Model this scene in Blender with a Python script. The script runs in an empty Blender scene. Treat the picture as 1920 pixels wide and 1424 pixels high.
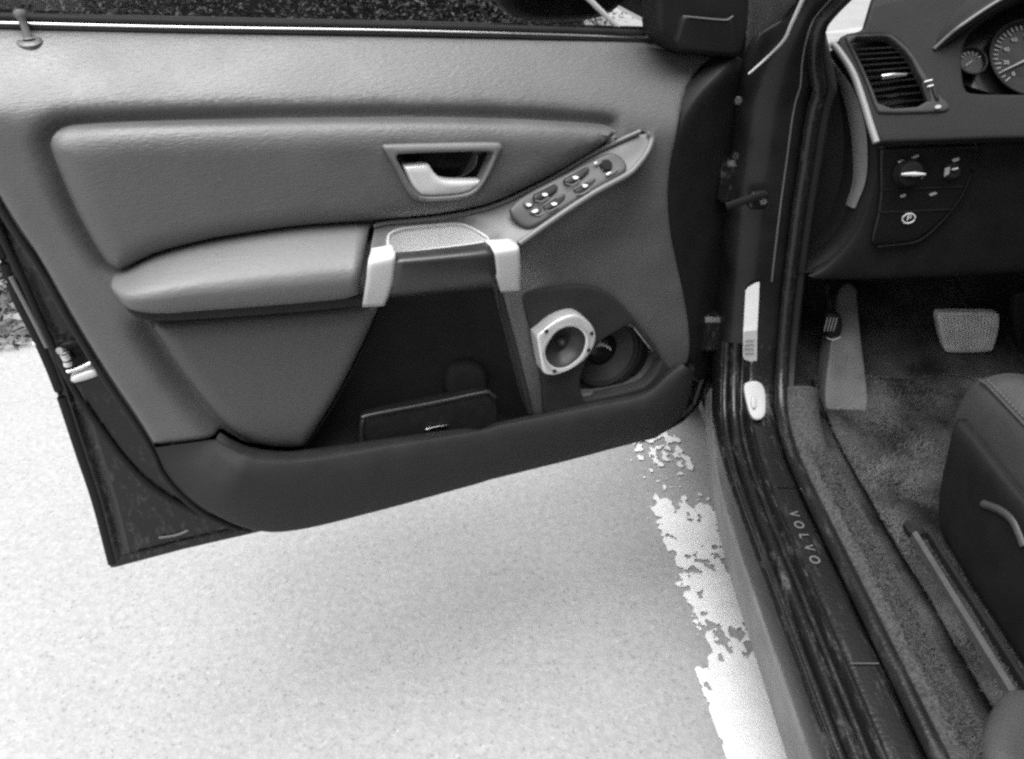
import bpy, math, random
import numpy as np
from mathutils import Vector, Matrix
from mathutils.geometry import delaunay_2d_cdt
R = math.radians
sc = bpy.context.scene
COL = sc.collection

# ------------------------------------------------------------------ camera, sky, sun, exposure
cam = bpy.data.cameras.new('camera'); cam_ob = bpy.data.objects.new('camera', cam); COL.objects.link(cam_ob)
cam.sensor_width = 36.0; cam.lens = 28.125; cam.clip_start = 0.02; cam.clip_end = 400
cam_ob.location = (0, 0, 1.30); cam_ob.rotation_euler = (R(90 - 31.83), 0, 0)
sc.camera = cam_ob
SUN_EL, SUN_AZ = 79.0, -135.0          # azimuth from +Y towards +X
world = bpy.data.worlds.new('World'); sc.world = world; world.use_nodes = True
nt = world.node_tree; nt.nodes.clear()
sky = nt.nodes.new('ShaderNodeTexSky'); sky.sky_type = 'NISHITA'; sky.sun_disc = False
sky.sun_elevation = R(SUN_EL); sky.sun_rotation = R(SUN_AZ); sky.dust_density = 4.0; sky.air_density = 1.0
bw = nt.nodes.new('ShaderNodeRGBToBW'); bg = nt.nodes.new('ShaderNodeBackground'); wo = nt.nodes.new('ShaderNodeOutputWorld')
nt.links.new(sky.outputs[0], bw.inputs[0]); nt.links.new(bw.outputs[0], bg.inputs[0]); nt.links.new(bg.outputs[0], wo.inputs[0])
bg.inputs[1].default_value = 0.05
sl = bpy.data.lights.new('sun', 'SUN'); sl.energy = 1.5; sl.angle = R(70); sl.color = (1, 1, 1)
so = bpy.data.objects.new('sun', sl); COL.objects.link(so)
sd = Vector((math.cos(R(SUN_EL)) * math.sin(R(SUN_AZ)), math.cos(R(SUN_EL)) * math.cos(R(SUN_AZ)), math.sin(R(SUN_EL))))
so.rotation_euler = sd.to_track_quat('Z', 'Y').to_euler()
sc.view_settings.view_transform = 'Standard'; sc.view_settings.look = 'None'
sc.view_settings.exposure = 2.25; sc.view_settings.gamma = 1.0; sc.view_settings.use_curve_mapping = False
sc.cycles.filter_width = 2.6; sc.cycles.max_bounces = 8; sc.cycles.use_denoising = False

# ------------------------------------------------------------------ materials (the photograph is black and white)
def mat(name, col, rough=.5, metal=0., var=.12, vscale=30., bump=0., bscale=(300, 300, 300), coat=0., spec=.5, fine=0., sheen=0.):
    m = bpy.data.materials.new(name); m.use_nodes = True
    t = m.node_tree; b = t.nodes['Principled BSDF']
    b.inputs['Roughness'].default_value = rough; b.inputs['Metallic'].default_value = metal
    b.inputs['Coat Weight'].default_value = coat; b.inputs['Coat Roughness'].default_value = .08
    b.inputs['Specular IOR Level'].default_value = spec
    if sheen: b.inputs['Sheen Weight'].default_value = sheen; b.inputs['Sheen Roughness'].default_value = .5
    tc = t.nodes.new('ShaderNodeTexCoord')
    n = t.nodes.new('ShaderNodeTexNoise'); n.inputs['Scale'].default_value = vscale; n.inputs['Detail'].default_value = 6
    t.links.new(tc.outputs['Object'], n.inputs['Vector'])
    r = t.nodes.new('ShaderNodeMapRange'); r.inputs['From Min'].default_value = .3; r.inputs['From Max'].default_value = .7
    r.inputs['To Min'].default_value = col * (1 - var); r.inputs['To Max'].default_value = col * (1 + var)
    t.links.new(n.outputs['Fac'], r.inputs['Value']); t.links.new(r.outputs[0], b.inputs['Base Color'])
    r2 = t.nodes.new('ShaderNodeMapRange'); r2.inputs['From Min'].default_value = .3; r2.inputs['From Max'].default_value = .7
    r2.inputs['To Min'].default_value = max(rough - .07, .03); r2.inputs['To Max'].default_value = min(rough + .07, 1)
    t.links.new(n.outputs['Fac'], r2.inputs['Value']); t.links.new(r2.outputs[0], b.inputs['Roughness'])
    if bump:
        mp = t.nodes.new('ShaderNodeMapping'); mp.inputs['Scale'].default_value = bscale
        t.links.new(tc.outputs['Object'], mp.inputs['Vector'])
        g = t.nodes.new('ShaderNodeTexNoise'); g.inputs['Scale'].default_value = 1; g.inputs['Detail'].default_value = 3
        g.inputs['Distortion'].default_value = .6
        t.links.new(mp.outputs[0], g.inputs['Vector'])
        bp = t.nodes.new('ShaderNodeBump'); bp.inputs['Strength'].default_value = 1; bp.inputs['Distance'].default_value = bump
        t.links.new(g.outputs['Fac'], bp.inputs['Height'])
        last = bp
        if fine:
            g2 = t.nodes.new('ShaderNodeTexNoise'); g2.inputs['Scale'].default_value = 900; g2.inputs['Detail'].default_value = 2
            t.links.new(tc.outputs['Object'], g2.inputs['Vector'])
            b2 = t.nodes.new('ShaderNodeBump'); b2.inputs['Strength'].default_value = 1; b2.inputs['Distance'].default_value = fine
            t.links.new(g2.outputs['Fac'], b2.inputs['Height']); t.links.new(bp.outputs[0], b2.inputs['Normal']); last = b2
        t.links.new(last.outputs[0], b.inputs['Normal'])
    return m
M = {}
GR = (100, 100, 480)
M['vinyl'] = mat('grained vinyl', .085, .42, spec=.9, var=.10, vscale=14, bump=.0006, bscale=GR, fine=.0001)
M['leather'] = mat('soft grained vinyl pad', .075, .45, spec=.8, var=.09, vscale=12, bump=.0007, bscale=GR, fine=.0001)
M['lowpad'] = mat('lower vinyl pad', .06, .48, spec=.7, var=.06, vscale=12, bump=.0007, bscale=GR, fine=.00015)
M['arm'] = mat('armrest vinyl', .13, .5, spec=.55, var=.06, vscale=15, bump=.0006, bscale=(90, 90, 300), fine=.00015)
M['hard'] = mat('dark grained plastic', .032, .6, spec=.12, var=.1, vscale=25, bump=.0003, bscale=(500, 500, 500))
M['pocket'] = mat('pocket liner', .024, .85, spec=.1, var=.12, vscale=20, bump=.0004, bscale=(400, 400, 400))
M['black'] = mat('black plastic', .012, .55, spec=.22, var=.15, vscale=20, bump=.0002, bscale=(600, 600, 600))
M['gloss'] = mat('gloss black plastic', .010, .25, spec=.3, var=.1)
M['rubber'] = mat('black rubber', .014, .66, spec=.25, var=.3, vscale=18, bump=.0004, bscale=(120, 120, 120))
M['paint'] = mat('black car paint', .014, .3, var=.4, vscale=9, coat=.9)
def dirty_paint(name, dark, dust, amount):
    m = bpy.data.materials.new(name); m.use_nodes = True; t = m.node_tree; b = t.nodes['Principled BSDF']
    tc = t.nodes.new('ShaderNodeTexCoord'); mp = t.nodes.new('ShaderNodeMapping'); mp.inputs['Scale'].default_value = (95, 16, 45)
    t.links.new(tc.outputs['Object'], mp.inputs['Vector'])
    n1 = t.nodes.new('ShaderNodeTexNoise'); n1.inputs['Scale'].default_value = 1; n1.inputs['Detail'].default_value = 7; n1.inputs['Roughness'].default_value = .65
    n2 = t.nodes.new('ShaderNodeTexNoise'); n2.inputs['Scale'].default_value = 160; n2.inputs['Detail'].default_value = 4
    t.links.new(mp.outputs[0], n1.inputs['Vector']); t.links.new(tc.outputs['Object'], n2.inputs['Vector'])
    a = t.nodes.new('ShaderNodeMapRange'); a.inputs['From Min'].default_value = .62 - amount; a.inputs['From Max'].default_value = .72
    t.links.new(n1.outputs['Fac'], a.inputs['Value'])
    k = t.nodes.new('ShaderNodeMath'); k.operation = 'MULTIPLY'; t.links.new(a.outputs[0], k.inputs[0])
    c = t.nodes.new('ShaderNodeMapRange'); c.inputs['From Min'].default_value = .35; c.inputs['From Max'].default_value = .65; c.inputs['To Min'].default_value = .25
    t.links.new(n2.outputs['Fac'], c.inputs['Value']); t.links.new(c.outputs[0], k.inputs[1])
    r = t.nodes.new('ShaderNodeMapRange'); r.inputs['To Min'].default_value = dark; r.inputs['To Max'].default_value = dust
    t.links.new(k.outputs[0], r.inputs['Value']); t.links.new(r.outputs[0], b.inputs['Base Color'])
    q = t.nodes.new('ShaderNodeMapRange'); q.inputs['To Min'].default_value = .24; q.inputs['To Max'].default_value = .85
    t.links.new(k.outputs[0], q.inputs['Value']); t.links.new(q.outputs[0], b.inputs['Roughness'])
    b.inputs['Specular IOR Level'].default_value = .4
    bp = t.nodes.new('ShaderNodeBump'); bp.inputs['Distance'].default_value = .0006; t.links.new(n2.outputs['Fac'], bp.inputs['Height']); t.links.new(bp.outputs[0], b.inputs['Normal'])
    return m
M['jamb'] = dirty_paint('dusty black paint', .009, .085, .09)
M['seal'] = dirty_paint('dusty rubber seal', .011, .035, .12)
M['tread'] = dirty_paint('scratched tread plate', .010, .05, .08)
M['silver'] = mat('satin silver trim', .5, .32, metal=.08, var=.04, vscale=20)
M['podgrey'] = mat('satin grey trim', .12, .42, var=.05, vscale=20, bump=.00015, bscale=(600, 600, 600))
M['rim'] = mat('satin rim trim', .15, .38, var=.05, vscale=20)
M['pillar'] = mat('black pillar paint', .010, .38, spec=.28, var=.5, vscale=12, coat=.12)
M['well'] = mat('switch rocker plastic', .028, .45, var=.08)
M['grip'] = mat('smooth dark grip', .024, .36, spec=.6, var=.08)
M['strip'] = mat('pale dash rib and highlight', .24, .45, var=.06)  # pale tone carries the dash-end highlight in its colour; also on the rib
M['slat'] = mat('vent slat plastic', .07, .5)
M['vsur'] = mat('vent surround plastic', .028, .6, spec=.3, var=.1, vscale=40)
M['caserim'] = mat('polished leather edge', .03, .22, spec=.8, var=.1)
M['plate'] = mat('switch plate plastic', .06, .5, var=.06, vscale=30)
M['lever'] = mat('satin metal lever', .62, .33, metal=.2, var=.04)
M['chrome'] = mat('chrome', .8, .14, metal=1., var=.03)
M['white'] = mat('white print', .8, .5, var=.04)
M['grey'] = mat('grey print', .35, .5, var=.06)
M['alu'] = mat('brushed aluminium ring', .72, .32, metal=.45, var=.04, vscale=20)
M['cone'] = mat('speaker cone', .035, .45, var=.1, vscale=60)
M['cup'] = mat('pale satin cup', .75, .4, var=.04)
M['wcone'] = mat('woofer cone', .014, .5, var=.1, vscale=60)
M['case'] = mat('black leather case', .02, .34, var=.15, vscale=40, bump=.0004, bscale=(350, 350, 350))
M['dash'] = mat('grey dashboard plastic', .014, .68, spec=.2, var=.1, vscale=40, bump=.0005, bscale=(450, 450, 450))
M['carpet'] = mat('dusty carpet', .05, .95, var=.85, vscale=11, spec=.1, bump=.006, bscale=(130, 260, 200), fine=.002)
M['pile'] = mat('carpet pile', .075, .95, var=.9, vscale=10, spec=.1)
M['carpet2'] = mat('sill carpet with dust', .06, .95, spec=.1, var=.45, vscale=220, bump=.003, bscale=(120, 120, 120), fine=.001)
M['footrest'] = mat('worn rubber footrest', .10, .7, var=.4, vscale=14, bump=.0006, bscale=(200, 200, 200))
M['pedal'] = mat('worn pedal rubber', .7, .6, var=.15, vscale=30)
M['skirt'] = mat('dusty grey sill cladding', .2, .6, var=.25, vscale=12, bump=.0005, bscale=(200, 200, 200))
M['seat'] = mat('grey seat leather', .05, .5, var=.08, vscale=20, bump=.0006, bscale=(200, 200, 200))
M['needle'] = mat('gauge print', .28, .6)
M['leaf'] = mat('leaves', .12, .8, spec=.08, var=.3, vscale=3)
M['leaf2'] = mat('pale leaves', .12, .5, var=.5, vscale=9)

def asphalt():
    m = bpy.data.materials.new('worn pale asphalt'); m.use_nodes = True
    t = m.node_tree; b = t.nodes['Principled BSDF']; b.inputs['Roughness'].default_value = .9
    tc = t.nodes.new('ShaderNodeTexCoord')
    a = t.nodes.new('ShaderNodeTexNoise'); a.inputs['Scale'].default_value = 2.2; a.inputs['Detail'].default_value = 8
    v = t.nodes.new('ShaderNodeTexVoronoi'); v.inputs['Scale'].default_value = 140
    n = t.nodes.new('ShaderNodeTexNoise'); n.inputs['Scale'].default_value = 60; n.inputs['Detail'].default_value = 5
    for x in (a, v, n): t.links.new(tc.outputs['Object'], x.inputs['Vector'])
    r1 = t.nodes.new('ShaderNodeMapRange'); r1.inputs['From Min'].default_value = .3; r1.inputs['From Max'].default_value = .7
    r1.inputs['To Min'].default_value = .25; r1.inputs['To Max'].default_value = .29
    t.links.new(a.outputs['Fac'], r1.inputs['Value'])
    r2 = t.nodes.new('ShaderNodeMapRange'); r2.inputs['From Min'].default_value = .35; r2.inputs['From Max'].default_value = .65
    r2.inputs['To Min'].default_value = .92; r2.inputs['To Max'].default_value = 1.06
    t.links.new(n.outputs['Fac'], r2.inputs['Value'])
    w = t.nodes.new('ShaderNodeTexWhiteNoise'); t.links.new(v.outputs['Color'], w.inputs['Vector'])
    r3 = t.nodes.new('ShaderNodeMapRange'); r3.inputs['From Min'].default_value = 0; r3.inputs['From Max'].default_value = 1
    r3.inputs['To Min'].default_value = .93; r3.inputs['To Max'].default_value = 1.05
    t.links.new(w.outputs['Value'], r3.inputs['Value'])
    cr = t.nodes.new('ShaderNodeValToRGB'); cr.color_ramp.interpolation = 'LINEAR'
    e = cr.color_ramp.elements; e[0].position = 0; e[0].color = (.7, .7, .7, 1); e[1].position = 1; e[1].color = (1.2, 1.2, 1.2, 1)
    for ps, vl in ((.02, .8), (.06, .97), (.5, 1.0), (.94, 1.02), (.98, 1.1)):
        q = e.new(ps); q.color = (vl, vl, vl, 1)
    v2 = t.nodes.new('ShaderNodeTexVoronoi'); v2.inputs['Scale'].default_value = 210; t.links.new(tc.outputs['Object'], v2.inputs['Vector'])
    w2 = t.nodes.new('ShaderNodeTexWhiteNoise'); t.links.new(v2.outputs['Color'], w2.inputs['Vector']); t.links.new(w2.outputs['Value'], cr.inputs['Fac'])
    m1 = t.nodes.new('ShaderNodeMath'); m1.operation = 'MULTIPLY'; t.links.new(r1.outputs[0], m1.inputs[0]); t.links.new(r2.outputs[0], m1.inputs[1])
    m2 = t.nodes.new('ShaderNodeMath'); m2.operation = 'MULTIPLY'; t.links.new(m1.outputs[0], m2.inputs[0]); t.links.new(r3.outputs[0], m2.inputs[1])
    m3 = t.nodes.new('ShaderNodeMath'); m3.operation = 'MULTIPLY'; t.links.new(m2.outputs[0], m3.inputs[0]); t.links.new(cr.outputs['Color'], m3.inputs[1])
    t.links.new(m3.outputs[0], b.inputs['Base Color'])
    bp = t.nodes.new('ShaderNodeBump'); bp.inputs['Distance'].default_value = .002; bp.inputs['Strength'].default_value = .5
    t.links.new(v.outputs['Distance'], bp.inputs['Height']); t.links.new(bp.outputs[0], b.inputs['Normal'])
    return m
M['asphalt'] = asphalt()
M['line'] = mat('worn white road paint', .66, .75, var=.06, vscale=30, bump=.002, bscale=(150, 150, 150))

def glass(name, tint, rough=.0):
    m = bpy.data.materials.new(name); m.use_nodes = True
    t = m.node_tree; t.nodes.clear()
    o = t.nodes.new('ShaderNodeOutputMaterial'); mx = t.nodes.new('ShaderNodeMixShader')
    tr = t.nodes.new('ShaderNodeBsdfTransparent'); tr.inputs[0].default_value = (tint, tint, tint, 1)
    gl = t.nodes.new('ShaderNodeBsdfGlossy'); gl.inputs['Roughness'].default_value = .02
    fr = t.nodes.new('ShaderNodeFresnel'); fr.inputs[0].default_value = 1.45
    t.links.new(fr.outputs[0], mx.inputs[0]); t.links.new(tr.outputs[0], mx.inputs[1]); t.links.new(gl.outputs[0], mx.inputs[2])
    t.links.new(mx.outputs[0], o.inputs[0]); return m
M['tint'] = glass('tinted window glass', .72)
M['clear'] = glass('clear glass', .93)

# ------------------------------------------------------------------ builders
def make(name, verts, faces, material, parent=None, world=False, sharp=38):
    me = bpy.data.meshes.new(name)
    me.from_pydata([tuple(map(float, v)) for v in verts], [], [tuple(int(i) for i in f) for f in faces])
    me.validate(); me.update()
    me.materials.append(M[material] if isinstance(material, str) else material)
    if len(me.polygons):
        me.polygons.foreach_set('use_smooth', [True] * len(me.polygons))
        me.set_sharp_from_angle(angle=R(sharp))
    o = bpy.data.objects.new(name, me); COL.objects.link(o)
    if parent is not None:
        o.parent = parent
        if world: o.matrix_parent_inverse = WORLD_INV[parent.name]
    return o
WORLD_INV = {}
def empty(name, loc=(0, 0, 0), rz=0, parent=None):
    o = bpy.data.objects.new(name, None); COL.objects.link(o)
    o.empty_display_size = .1
    mw = Matrix.Translation(loc) @ Matrix.Rotation(rz, 4, 'Z')
    WORLD_INV[o.name] = mw.inverted()
    if parent is not None:
        o.parent = parent; o.matrix_parent_inverse = WORLD_INV[parent.name]
    o.location = loc; o.rotation_euler = (0, 0, rz)
    return o
def tag(o, label=None, cat=None, group=None, kind=None):
    if label: o['label'] = label
    if cat: o['category'] = cat
    if group: o['group'] = group
    if kind: o['kind'] = kind
    return o
def chaikin(p, n=2, closed=True):
    p = np.array(p, float)
    for _ in range(n):
        if closed:
            q = np.roll(p, -1, 0); p = np.stack([.75 * p + .25 * q, .25 * p + .75 * q], 1).reshape(-1, p.shape[1])
        else:
            a, b = p[:-1], p[1:]
            m = np.stack([.75 * a + .25 * b, .25 * a + .75 * b], 1).reshape(-1, p.shape[1]); p = np.vstack([p[:1], m, p[-1:]])
    return p
def resample(p, step=None, n=None, closed=False):
    p = np.array(p, float)
    if closed: p = np.vstack([p, p[:1]])
    d = np.r_[0, np.cumsum(np.linalg.norm(np.diff(p, axis=0), axis=1))]
    if n is None: n = max(int(round(d[-1] / step)), 4)
    t = np.linspace(0, d[-1], n + 1)[:-1] if closed else np.linspace(0, d[-1], n)
    return np.stack([np.interp(t, d, p[:, k]) for k in range(p.shape[1])], 1)
def crom(keys, n):
    k = np.array(keys, float); m = len(k)
    k = np.vstack([2 * k[0] - k[1], k, 2 * k[-1] - k[-2]])
    t = np.linspace(0, m - 1 - 1e-9, n); i = t.astype(int); f = (t - i)[:, None]
    a, b, c, d = k[i], k[i + 1], k[i + 2], k[i + 3]
    return .5 * (2 * b + (c - a) * f + (2 * a - 5 * b + 4 * c - d) * f ** 2 + (3 * b - a - 3 * c + d) * f ** 3)
def segdist(P, poly, closed=True):
    A = poly; B = np.roll(poly, -1, 0)
    if not closed: A, B = A[:-1], B[:-1]
    out = np.full(len(P), 1e9)
    AB = B - A; L = (AB ** 2).sum(1) + 1e-18
    for s in range(0, len(P), 4000):
        Q = P[s:s + 4000, None, :] - A[None]
        t = np.clip((Q * AB[None]).sum(2) / L[None], 0, 1)
        out[s:s + 4000] = np.sqrt(((Q - t[..., None] * AB[None]) ** 2).sum(2)).min(1)
    return out
def inside(P, poly):
    x, y = P[:, 0][:, None], P[:, 1][:, None]
    a = poly; b = np.roll(poly, -1, 0)
    c = (a[:, 1][None] > y) != (b[:, 1][None] > y)
    with np.errstate(divide='ignore', invalid='ignore'):
        xi = a[:, 0][None] + (y - a[:, 1][None]) * (b[:, 0] - a[:, 0])[None] / (b[:, 1] - a[:, 1])[None]
    return (c & (x < xi)).sum(1) % 2 == 1
def sstep(x): x = np.clip(x, 0, 1); return x * x * (3 - 2 * x)
def patch(name, outline, material, parent, normal=(0, -1, 0), bulge=(0, .01), step=.01, holes=(), skirt=.006, field=None, relax=0,
          flat=False, cuts=2, world=False, rings=None, sharp=38, extra=None, back=False):
    """sheet bounded by a closed outline (with holes), swollen by bulge=(height, edge radius), with a skirt folded back"""
    ol = resample(chaikin(outline, cuts), step * .8, closed=True)
    hl = [resample(chaikin(h, cuts), step * .6, closed=True) for h in holes]
    allb = np.vstack([ol] + hl); c = ol.mean(0)
    nrm = np.array(normal, float); nrm /= np.linalg.norm(nrm)
    if not flat:
        _, _, vt = np.linalg.svd(ol - c); n2 = vt[2]
        nrm = n2 if n2 @ nrm > 0 else -n2
    ex = np.cross((0, 0, 1.) if abs(nrm[2]) < .9 else (0, 1., 0), nrm); ex /= np.linalg.norm(ex); ey = np.cross(nrm, ex)
    to2 = lambda P: np.stack([(P - c) @ ex, (P - c) @ ey], 1)
    o2 = to2(ol); h2 = [to2(h) for h in hl]; b2 = np.vstack([o2] + h2); res = (allb - c) @ nrm
    if flat: res = res * 0
    loops = [o2] + h2
    def sd(P):
        d = segdist(P, o2)
        for h in h2: d = np.minimum(d, segdist(P, h))
        ins = inside(P, o2)
        for h in h2: ins &= ~inside(P, h)
        return np.where(ins, d, -d)
    Hh, rr = bulge
    if rings is None: rings = [rr * k for k in (.06, .18, .38, .68, 1.0)] if Hh else []
    pts = [b2]
    for r in rings:
        for lp in loops:
            q = np.roll(lp, -1, 0); pr = np.roll(lp, 1, 0); tg = q - pr; tg /= (np.linalg.norm(tg, axis=1)[:, None] + 1e-12)
            for sgn in (1, -1):
                cand = lp + sgn * r * np.stack([-tg[:, 1], tg[:, 0]], 1)
                pts.append(cand[sd(cand) > r * .93])
    lo, hi = o2.min(0), o2.max(0)
    gx, gy = np.meshgrid(np.arange(lo[0], hi[0], step), np.arange(lo[1], hi[1], step))
    gx[1::2] += step * .5
    g = np.stack([gx.ravel(), gy.ravel()], 1)
    pts.append(g[sd(g) > (max(rings) if rings else 0) + step * .45])
    if extra is not None:
        ep = to2(np.array(extra, float)); pts.append(ep[sd(ep) > .004])
    P = np.vstack(pts); edges = []; k = 0
    for lp in loops:
        edges += [(k + i, k + (i + 1) % len(lp)) for i in range(len(lp))]; k += len(lp)
    v, _, f, *_ = delaunay_2d_cdt([Vector(p) for p in P], edges, [], 0, 1e-7)
    V = np.array([(a.x, a.y) for a in v]); F = np.array([t for t in f if len(t) == 3])
    cen = V[F].mean(1); F = F[sd(cen) > -1e-9]
    d = np.maximum(sd(V), 0)
    # membrane over the outline's own departures from its plane
    W = 1 / (((V[:, None, :] - b2[None]) ** 2).sum(2) ** 1.5 + 1e-12)
    h = (W * res[None]).sum(1) / W.sum(1)
    if Hh:
        q = np.clip(1 - d / rr, 0, 1); h = h + Hh * np.sqrt(np.clip(1 - q * q, 0, 1))
    P3 = c + V[:, :1] * ex + V[:, 1:] * ey
    if field is not None: h = h + field(P3, d)
    if relax:
        E2_ = np.vstack([F[:, [0, 1]], F[:, [1, 2]], F[:, [2, 0]]]); E2_ = np.vstack([E2_, E2_[:, ::-1]]); fix = d < 1e-5
        cntv = np.bincount(E2_[:, 0], minlength=len(V))
        for _ in range(relax):
            av = np.bincount(E2_[:, 0], weights=h[E2_[:, 1]], minlength=len(V)) / np.maximum(cntv, 1)
            h = np.where(fix, h, .4 * h + .6 * av)
    P3 = P3 + h[:, None] * nrm
    verts = [tuple(p) for p in P3]; faces = []
    for t in F:
        a, b, cc = V[t[0]], V[t[1]], V[t[2]]
        cr = (b[0] - a[0]) * (cc[1] - a[1]) - (b[1] - a[1]) * (cc[0] - a[0])
        faces.append(tuple(t) if cr > 0 else (t[0], t[2], t[1]))
    if skirt:
        cnt = {}
        for t in faces:
            for i in range(3):
                e = (t[i], t[(i + 1) % 3]); cnt[e] = 1
        bnd = [e for e in cnt if (e[1], e[0]) not in cnt]
        new = {}
        sk = -nrm * skirt
        for e in bnd:
            for i in e:
                if i not in new: new[i] = len(verts); verts.append(tuple(P3[i] + sk))
        for a, b in bnd: faces.append((b, a, new[a], new[b]))
        if back:
            m = {}
            for t in F:
                for i in t:
                    if i not in new: new[i] = len(verts); verts.append(tuple(P3[i] + sk))
            for t in [q for q in faces if len(q) == 3][:len(F)]: faces.append((new[t[0]], new[t[2]], new[t[1]]))
    return make(name, verts, faces, material, parent, world, sharp)
def loft(name, rows, material, parent, world=False, closed=False, sharp=45, thick=0., flip=False):
    rows = [np.array(r, float) for r in (rows[::-1] if flip else rows)]; n = len(rows[0]); V = np.vstack(rows); F = []
    for j in range(len(rows) - 1):
        for i in range(n if closed else n - 1):
            i2 = (i + 1) % n; F.append((j * n + i, j * n + i2, (j + 1) * n + i2, (j + 1) * n + i))
    o = make(name, V, F, material, parent, world, sharp)
    if thick:
        s = o.modifiers.new('thickness', 'SOLIDIFY'); s.thickness = thick; s.offset = 0
    return o
def tube(name, pts, r, material, parent, world=False, n=10, closed=False, flat=1., up=(0, 0, 1)):
    p = np.array(pts, float); m = len(p)
    t = np.gradient(p, axis=0) if not closed else np.roll(p, -1, 0) - np.roll(p, 1, 0)
    t /= np.linalg.norm(t, axis=1)[:, None] + 1e-12
    a = np.cross(t, np.array(up, float)[None]); bad = np.linalg.norm(a, axis=1) < 1e-3; a[bad] = np.cross(t[bad], (1., 0, 0))
    a /= np.linalg.norm(a, axis=1)[:, None]; b = np.cross(a, t)
    rad = np.broadcast_to(np.array(r, float), (m,))
    V = []
    for k in range(n):
        an = 2 * math.pi * k / n
        V.append(p + (math.cos(an) * a * flat + math.sin(an) * b) * rad[:, None])
    V = np.stack(V, 1).reshape(-1, 3); F = []
    for j in range(m if closed else m - 1):
        j2 = (j + 1) % m
        for k in range(n):
            k2 = (k + 1) % n; F.append((j * n + k, j * n + k2, j2 * n + k2, j2 * n + k))
    if not closed: F += [tuple(range(n - 1, -1, -1)), tuple((m - 1) * n + k for k in range(n))]
    return make(name, V, F, material, parent, world, 50)
def lathe(name, prof, center, axis, material, parent, world=False, n=40, sharp=35):
    ax = np.array(axis, float); ax /= np.linalg.norm(ax)
    e1 = np.cross(ax, (0, 0, 1.)) if abs(ax[2]) < .9 else np.cross(ax, (1., 0, 0)); e1 /= np.linalg.norm(e1); e2 = np.cross(ax, e1)
    V = []; F = []
    for r, h in prof:
        for k in range(n):
            a = 2 * math.pi * k / n; V.append(np.array(center) + ax * h + r * (math.cos(a) * e1 + math.sin(a) * e2))
    for j in range(len(prof) - 1):
        for k in range(n):
            k2 = (k + 1) % n; F.append((j * n + k, j * n + k2, (j + 1) * n + k2, (j + 1) * n + k))
    return make(name, V, F, material, parent, world, sharp)
def box(name, c, s, material, parent, world=False, bev=.003, rot=None):
    x, y, z = [q / 2 for q in s]; b = min(bev, x * .9, y * .9, z * .9)
    V = []; idx = {}
    for sx in (-1, 1):
        for sy in (-1, 1):
            for sz in (-1, 1):
                for ax in range(3):
                    p = [sx * (x - b), sy * (y - b), sz * (z - b)]; p[ax] = (sx * x, sy * y, sz * z)[ax]
                    idx[(sx, sy, sz, ax)] = len(V); V.append(p)
    F = []
    for ax in range(3):
        o1, o2 = [k for k in range(3) if k != ax]
        for s_ in (-1, 1):
            f = []
            for a, b_ in ((-1, -1), (1, -1), (1, 1), (-1, 1)):
                q = [0, 0, 0]; q[ax] = s_; q[o1] = a; q[o2] = b_; f.append(idx[(*q, ax)])
            F.append(f)
        for a in (-1, 1):
            for b_ in (-1, 1):
                q0 = [0, 0, 0]; q1 = [0, 0, 0]; q0[ax] = -1; q1[ax] = 1
                for q in (q0, q1): q[o1] = a; q[o2] = b_
                F.append([idx[(*q0, o1)], idx[(*q1, o1)], idx[(*q1, o2)], idx[(*q0, o2)]])
    for sx in (-1, 1):
        for sy in (-1, 1):
            for sz in (-1, 1): F.append([idx[(sx, sy, sz, k)] for k in range(3)])
    V = np.array(V)
    if rot is not None: V = V @ np.array(rot.to_3x3()).T
    o = make(name, V + np.array(c), F, material, parent, world, 30)
    import bmesh
    bm = bmesh.new(); bm.from_mesh(o.data); bmesh.ops.recalc_face_normals(bm, faces=bm.faces); bm.to_mesh(o.data); bm.free()
    return o
def text(name, body, size, mw, material, parent, world=False, ext=.0008):
    cu = bpy.data.curves.new(name, 'FONT'); cu.body = body; cu.size = size; cu.extrude = ext
    cu.align_x = 'CENTER'; cu.align_y = 'CENTER'
    t = bpy.data.objects.new(name + '_tmp', cu); COL.objects.link(t)
    me = bpy.data.meshes.new_from_object(t); bpy.data.objects.remove(t)
    me.transform(mw); me.materials.clear(); me.materials.append(M[material])
    o = bpy.data.objects.new(name, me); COL.objects.link(o); o.parent = parent
    if world: o.matrix_parent_inverse = WORLD_INV[parent.name]
    return o
def frame(center, xdir, ydir):
    x = Vector(xdir).normalized(); y = Vector(ydir); z = x.cross(y).normalized(); y = z.cross(x)
    m = Matrix.Identity(4)
    for i in range(3): m[i][0], m[i][1], m[i][2], m[i][3] = x[i], y[i], z[i], center[i]
    return m

# ------------------------------------------------------------------ ground
def quad_sheet(name, x0, x1, y0, y1, z, material, n=1):
    xs = np.linspace(x0, x1, n + 1); ys = np.linspace(y0, y1, n + 1)
    V = [(x, y, z) for y in ys for x in xs]
    F = [(j * (n + 1) + i, j * (n + 1) + i + 1, (j + 1) * (n + 1) + i + 1, (j + 1) * (n + 1) + i) for j in range(n) for i in range(n)]
    return make(name, V, F, material)
tag(quad_sheet('road', -200, 200, -200, 200, 0, 'asphalt'), kind='structure')

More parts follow.
